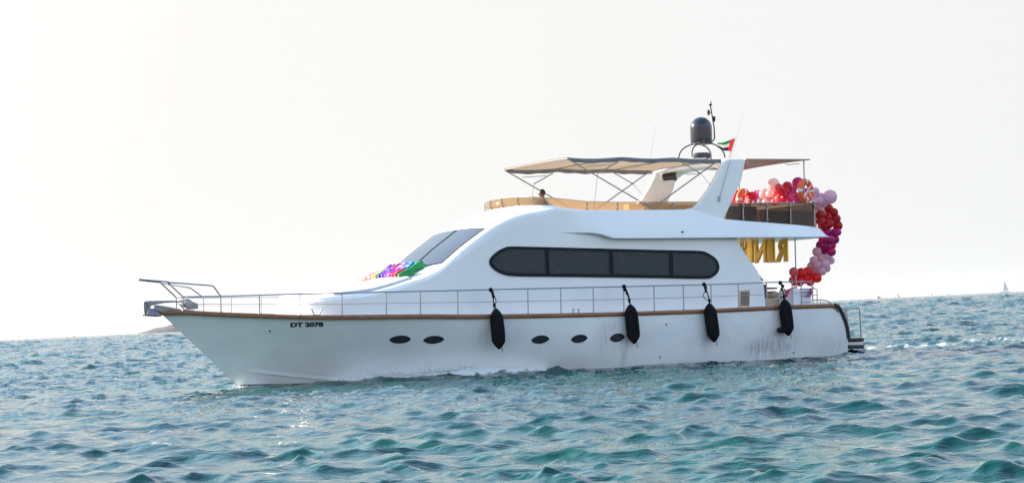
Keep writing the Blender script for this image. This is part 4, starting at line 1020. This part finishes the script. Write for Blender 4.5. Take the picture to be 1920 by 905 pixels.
# ================================================================ sea
def water_mesh():
    NC = 1200
    ys = [9.0]
    while ys[-1] < 3200: ys.append(ys[-1] + max(.07, ys[-1] * .0033))
    while ys[-1] < 6000: ys.append(ys[-1] * 1.035)
    ys = np.array(ys); s = np.linspace(-1, 1, NC); hw = .45 * ys + 8
    X = s[None, :] * hw[:, None]; Y = np.repeat(ys[:, None], NC, 1)
    dx = 2 * hw / NC; dy = np.gradient(ys); sp_ = np.maximum(dx, dy * .75)[:, None]
    Z = np.zeros_like(X); DX = np.zeros_like(X); DY = np.zeros_like(X)
    NWV = 170
    lam = np.exp(rng.uniform(math.log(.2), math.log(3.0), NWV)); ang = rng.normal(0, .70, NWV) + R(-94)
    ph = rng.uniform(0, 6.28, NWV)
    # gusts vary the roughness from place to place
    Gm = 1 + .15 * np.sin(X * .07 + 1.3) * np.sin(Y * .05 + .7) + .18 * np.sin(X * .023 - Y * .031)
    env = None
    for l, a, p in sorted(zip(lam, ang, ph), key=lambda q: -q[0]):
        if env is None and l < 1.1: env = .50 + .90 * np.clip(Z / (Z.std() * 1.6) * .5 + .4, 0.0, 1.2)
        k = 2 * math.pi / l; amp = .0285 / k * (1.12 if .55 < l < 1.5 else (1.1 if l <= .55 else .66)); att = np.clip((l / sp_ - 2.2) / 2.5, 0, 1)
        kx, ky = math.cos(a), math.sin(a); th = k * (kx * X + ky * Y) + p; A = amp * att * Gm * (1 if env is None else env)
        Z += A * np.cos(th); sn = A * np.sin(th) * 1.0; DX -= kx * sn; DY -= ky * sn
    fz = np.zeros_like(X)
    for i in range(len(ys)):
        if ys[i] < 24: continue
        k_ = max(3, int(min(.011 * ys[i] + .15, 4.5) / dx[i])); r_ = rng.normal(0, 1, NC + k_); cs = np.cumsum(r_); r_ = (cs[k_:] - cs[:-k_]) / math.sqrt(k_)
        fz[i] = r_[:NC] * min(.17 * dy[i], .32) * min(1, (ys[i] - 24) / 45)
    Z += fz
    # boat frame: bow wave, hull wash, wake
    cb_, sb_ = math.cos(R(207)), math.sin(R(207)); bx = (X * cb_ + (Y - 65.5) * sb_); by = (-X * sb_ + (Y - 65.5) * cb_)
    bwx = P(446, 722, 0).x
    t = np.clip(bwx - bx, -3, 40); xt_ = np.linspace(bot_end, bwx, 120); hb_ = np.interp(bx, xt_, [half(float(q), -math.tan(R(1.8)) * float(q)) for q in xt_]); hb_ = np.where(t > 0, hb_, 0)
    dd = np.abs(by) - hb_
    on = (bx < bwx + .5) & (bx > bot_end - .3)
    near = np.exp(-np.clip(dd, -.3, 9) ** 2 / .55) * on
    prof_ = .09 * np.exp(-(t - .3) ** 2 / .6) - .03 + .30 * np.exp(-(t - 6.6) ** 2 / 5.) + .10 * np.exp(-(t - 3.4) ** 2 / 1.2) + .10 * np.exp(-(t - 12.5) ** 2 / 5)
    Z = Z * (1 - .75 * near) + near * prof_
    # diverging bow wave
    arm = np.exp(-((dd - .22 * t - .3) / .6) ** 2) * np.clip(t / 2, 0, 1) * np.exp(-t / 14); Z += .13 * arm
    def nz(x, y, sc, seed):
        r = np.zeros_like(x); g_ = np.random.default_rng(seed)
        for _ in range(14):
            a = g_.uniform(0, 6.28); f = sc * g_.uniform(.6, 2.4); r += np.sin(f * (math.cos(a) * x + math.sin(a) * y) + g_.uniform(0, 6.28))
        return r / 3.7
    n1 = nz(bx, by, 3.2, 1); n2 = nz(bx, by, 9, 2)
    wf_ = .10 + .55 * np.exp(-(t - 5.8) ** 2 / 7); fo = np.exp(-(np.clip(dd, -.2, 9) - .12) ** 2 / wf_) * on * (.55 * np.exp(-(t - .4) ** 2 / 1.0) + 1.5 * np.exp(-(t - 6.3) ** 2 / 3.0) + 1.3*np.exp(-(t - 3.5) ** 2 / 1.8) + .30 * np.exp(-(t - 11) ** 2 / 22)) * (1 + .3 * n1 + .3 * n2)
    back = bot_end - bx
    wk = np.where(back > -.6, np.exp(-(by / (2.4 + .05 * np.clip(back, 0, 99))) ** 4) * np.exp(-np.clip(back, 0, 999) / 26), 0)
    fo += wk * (.40 + .16 * n1 + .14 * n2); Z += wk * .05 * (n1 + n2 * .6) + .10 * wk * np.sin(back * .9)
    # a few breaking crests
    st_ = Z.copy()
    X2 = X + DX * (1 - .7 * near); Y2 = Y + DY * (1 - .7 * near)
    fx, fy = -5.2, 31.4; pb_ = np.exp(-((X - fx) / .55) ** 2 - ((Y - fy) / .5) ** 2); fo += .44 * pb_; Z += .10 * pb_
    cap = np.clip((Z - .34) * 6, 0, 1) * (Y < 300) * (.5 + .5 * nz(X, Y, 7, 5)); fo += cap * .5
    co = np.stack([X2, Y2, Z], -1).reshape(-1, 3).astype(np.float32)
    nr = len(ys); idx = np.arange(nr * NC).reshape(nr, NC)
    q = np.stack([idx[:-1, :-1], idx[:-1, 1:], idx[1:, 1:], idx[1:, :-1]], -1).reshape(-1, 4)
    # surrounding flat sheet, so the sea goes on behind and beside
    B = 4000.; n0 = len(co); y0, y1 = ys[0], ys[-1]
    ring = [(X[0, 0], y0), (X[0, -1], y0), (X[-1, -1], y1), (X[-1, 0], y1)]; outr = [(-B, -50), (B, -50), (B, y1 + 10), (-B, y1 + 10)]
    extra = np.array([(a, b, -.03) for a, b in ring + outr], np.float32); co = np.vstack([co, extra])
    q2 = np.array([[0,4,5,1],[1,5,6,2],[3,7,4,0],[2,6,7,3]]) + n0; q = np.vstack([q, q2])
    me = bpy.data.meshes.new('sea'); me.vertices.add(len(co)); me.vertices.foreach_set('co', co.ravel())
    me.loops.add(q.size); me.loops.foreach_set('vertex_index', q.ravel().astype(np.int32)); me.polygons.add(len(q))
    me.polygons.foreach_set('loop_start', np.arange(0, q.size, 4, dtype=np.int32)); me.update(calc_edges=True)
    me.polygons.foreach_set('use_smooth', np.ones(len(q), bool))
    at = me.attributes.new('foam', 'FLOAT', 'POINT'); at.data.foreach_set('value', np.concatenate([np.clip(fo, 0, 1.5).ravel(), np.zeros(8)]).astype(np.float32))
    a2 = me.attributes.new('chop', 'FLOAT', 'POINT'); ch_ = .35 * np.clip((Y - 60) / 400, 0, 1) ** .7
    a2.data.foreach_set('value', np.concatenate([ch_.ravel(), np.full(8, .35)]).astype(np.float32))
    return me
sea_m = bpy.data.materials.new('sea_water'); sea_m.use_nodes = True
def sea_mat(m):
    b = m.node_tree.nodes['Principled BSDF']; o = m.node_tree.nodes['Material Output']
    b.inputs['Base Color'].default_value = (.006, .075, .070, 1); b.inputs['Roughness'].default_value = .04; b.inputs['IOR'].default_value = 1.33; b.inputs['Specular IOR Level'].default_value = .5
    tc = N(m, 'ShaderNodeTexCoord')
    n0 = N(m, 'ShaderNodeTexNoise'); n0.inputs['Scale'].default_value = .06; n0.inputs['Detail'].default_value = 3; L(m, tc.outputs['Object'], n0.inputs[0])
    cr = N(m, 'ShaderNodeValToRGB'); e = cr.color_ramp.elements; e[0].position = .35; e[1].position = .65; e[0].color = (.0005, .038, .048, 1); e[1].color = (.0007, .060, .050, 1)
    L(m, n0.outputs[0], cr.inputs[0]); L(m, cr.outputs[0], b.inputs['Base Color'])
    mp = N(m, 'ShaderNodeMapping'); mp.inputs['Scale'].default_value = (.75, 1.3, 1); L(m, tc.outputs['Object'], mp.inputs[0])
    # wavelets too small for the far mesh tilt the surface there
    fa = N(m, 'ShaderNodeAttribute', attribute_name='chop'); nc = N(m, 'ShaderNodeTexNoise'); nc.inputs['Scale'].default_value = .9; nc.inputs['Detail'].default_value = 2; L(m, mp.outputs[0], nc.inputs[0])
    vs = N(m, 'ShaderNodeVectorMath', operation='SUBTRACT'); L(m, nc.outputs['Color'], vs.inputs[0]); vs.inputs[1].default_value = (.5, .5, .5)
    vm = N(m, 'ShaderNodeVectorMath', operation='MULTIPLY'); L(m, vs.outputs[0], vm.inputs[0]); vm.inputs[1].default_value = (1, 1, 0)
    vc = N(m, 'ShaderNodeVectorMath', operation='SCALE'); L(m, vm.outputs[0], vc.inputs[0]); L(m, fa.outputs['Fac'], vc.inputs['Scale'])
    va = N(m, 'ShaderNodeVectorMath', operation='ADD'); L(m, vc.outputs[0], va.inputs[0]); vn = N(m, 'ShaderNodeVectorMath', operation='NORMALIZE'); L(m, va.outputs[0], vn.inputs[0])
    na = N(m, 'ShaderNodeTexNoise'); na.inputs['Scale'].default_value = 2.6; na.inputs['Detail'].default_value = 5; na.inputs['Roughness'].default_value = .55; na.inputs['Distortion'].default_value = .6; L(m, mp.outputs[0], na.inputs[0])
    nb = N(m, 'ShaderNodeTexNoise'); nb.inputs['Scale'].default_value = 11; nb.inputs['Detail'].default_value = 3; L(m, mp.outputs[0], nb.inputs[0])
    ad = N(m, 'ShaderNodeMath', operation='MULTIPLY_ADD'); L(m, nb.outputs[0], ad.inputs[0]); ad.inputs[1].default_value = .14; L(m, na.outputs[0], ad.inputs[2])
    bp = N(m, 'ShaderNodeBump'); bp.inputs['Strength'].default_value = 1.0; bp.inputs['Distance'].default_value = .045; L(m, ad.outputs[0], bp.inputs['Height']); L(m, bp.outputs[0], va.inputs[1]); L(m, vn.outputs[0], b.inputs['Normal'])
    at = N(m, 'ShaderNodeAttribute', attribute_name='foam')
    nf = N(m, 'ShaderNodeTexNoise'); nf.inputs['Scale'].default_value = 7; nf.inputs['Detail'].default_value = 7; nf.inputs['Roughness'].default_value = .7; L(m, tc.outputs['Object'], nf.inputs[0])
    s1 = N(m, 'ShaderNodeMath', operation='ADD'); L(m, at.outputs['Fac'], s1.inputs[0]); L(m, nf.outputs[0], s1.inputs[1])
    s2 = N(m, 'ShaderNodeMapRange'); s2.inputs['From Min'].default_value = .88; s2.inputs['From Max'].default_value = 1.15; L(m, s1.outputs[0], s2.inputs[0])
    s3 = N(m, 'ShaderNodeMath', operation='MULTIPLY'); s3.use_clamp = True; g = N(m, 'ShaderNodeMath', operation='GREATER_THAN'); g.inputs[1].default_value = .04; L(m, at.outputs['Fac'], g.inputs[0]); L(m, s2.outputs[0], s3.inputs[0]); L(m, g.outputs[0], s3.inputs[1])
    fd = N(m, 'ShaderNodeBsdfDiffuse'); fd.inputs[0].default_value = (.72, .76, .76, 1)
    mx = N(m, 'ShaderNodeMixShader'); L(m, s3.outputs[0], mx.inputs[0]); L(m, b.outputs[0], mx.inputs[1]); L(m, fd.outputs[0], mx.inputs[2]); L(m, mx.outputs[0], o.inputs[0])
sea_mat(sea_m)
me = water_mesh(); me.materials.append(sea_m); sea = bpy.data.objects.new('sea', me); COL.objects.link(sea); tag(sea, 'choppy blue-green sea reaching the horizon', 'sea', None, 'structure')

# spray thrown up along the waterline
sp_mb = MB(); rs = random.Random(5)
def drop(c, r_):
    v = [c + Vector((math.sin(a) * r_ * (1 + rs.uniform(-.3, .3)), math.cos(a) * r_ * (1 + rs.uniform(-.3, .3)), 0)) for a in (0, 1.57, 3.14, 4.71)] + [c + Vector((0, 0, r_ * 1.3)), c - Vector((0, 0, r_))]
    sp_mb.add(v, [(0,1,4),(1,2,4),(2,3,4),(3,0,4),(1,0,5),(2,1,5),(3,2,5),(0,3,5)])
for (x0, x1, n, hgt, wid, rad) in [(446, 480, 60, .12, .25, .012), (630, 700, 500, .20, .30, .020), (690, 790, 700, .26, .34, .022), (780, 880, 1300, .42, .34, .024), (880, 960, 300, .16, .3, .018)]:
    for _ in range(n):
        px = rs.uniform(x0, x1); x = P(px, 715, 1.5 if px > 550 else .6).x; z0 = BI @ Vector((0, 0, 0)); 
        y = half(x, -.2) + abs(rs.gauss(0, wid * .5)) ; pw = BM @ Vector((x, y, 0)); k = .5 + .5 * noise.noise(Vector((x * 2.3, 0, 4))) 
        drop(Vector((pw.x, pw.y, (.07 if px < 700 else .22) + abs(rs.gauss(0, hgt * .5)) * k)), rad * rs.uniform(.4, 1.3))
o = sp_mb.build('spray', mat('foam_white', (.8, .82, .82), .6), None, smooth=False); tag(o, 'white spray and droplets thrown up along the waterline of the yacht', 'spray', None, 'stuff')

# haze
hz = MB().box((-4200, -60, -3.0), (4200, 6700, 60)).build('haze', None, None, smooth=False); tag(hz, 'pale sea haze in the air', 'haze', None, 'stuff')
hm_ = bpy.data.materials.new('haze_air'); hm_.use_nodes = True; ntm = hm_.node_tree; ntm.nodes.clear()
oo = ntm.nodes.new('ShaderNodeOutputMaterial'); pv = ntm.nodes.new('ShaderNodeVolumePrincipled'); pv.inputs['Color'].default_value = (.80, .84, .90, 1); pv.inputs['Density'].default_value = .00004; pv.inputs['Anisotropy'].default_value = .3
ntm.links.new(pv.outputs[0], oo.inputs['Volume']); hz.data.materials.append(hm_)
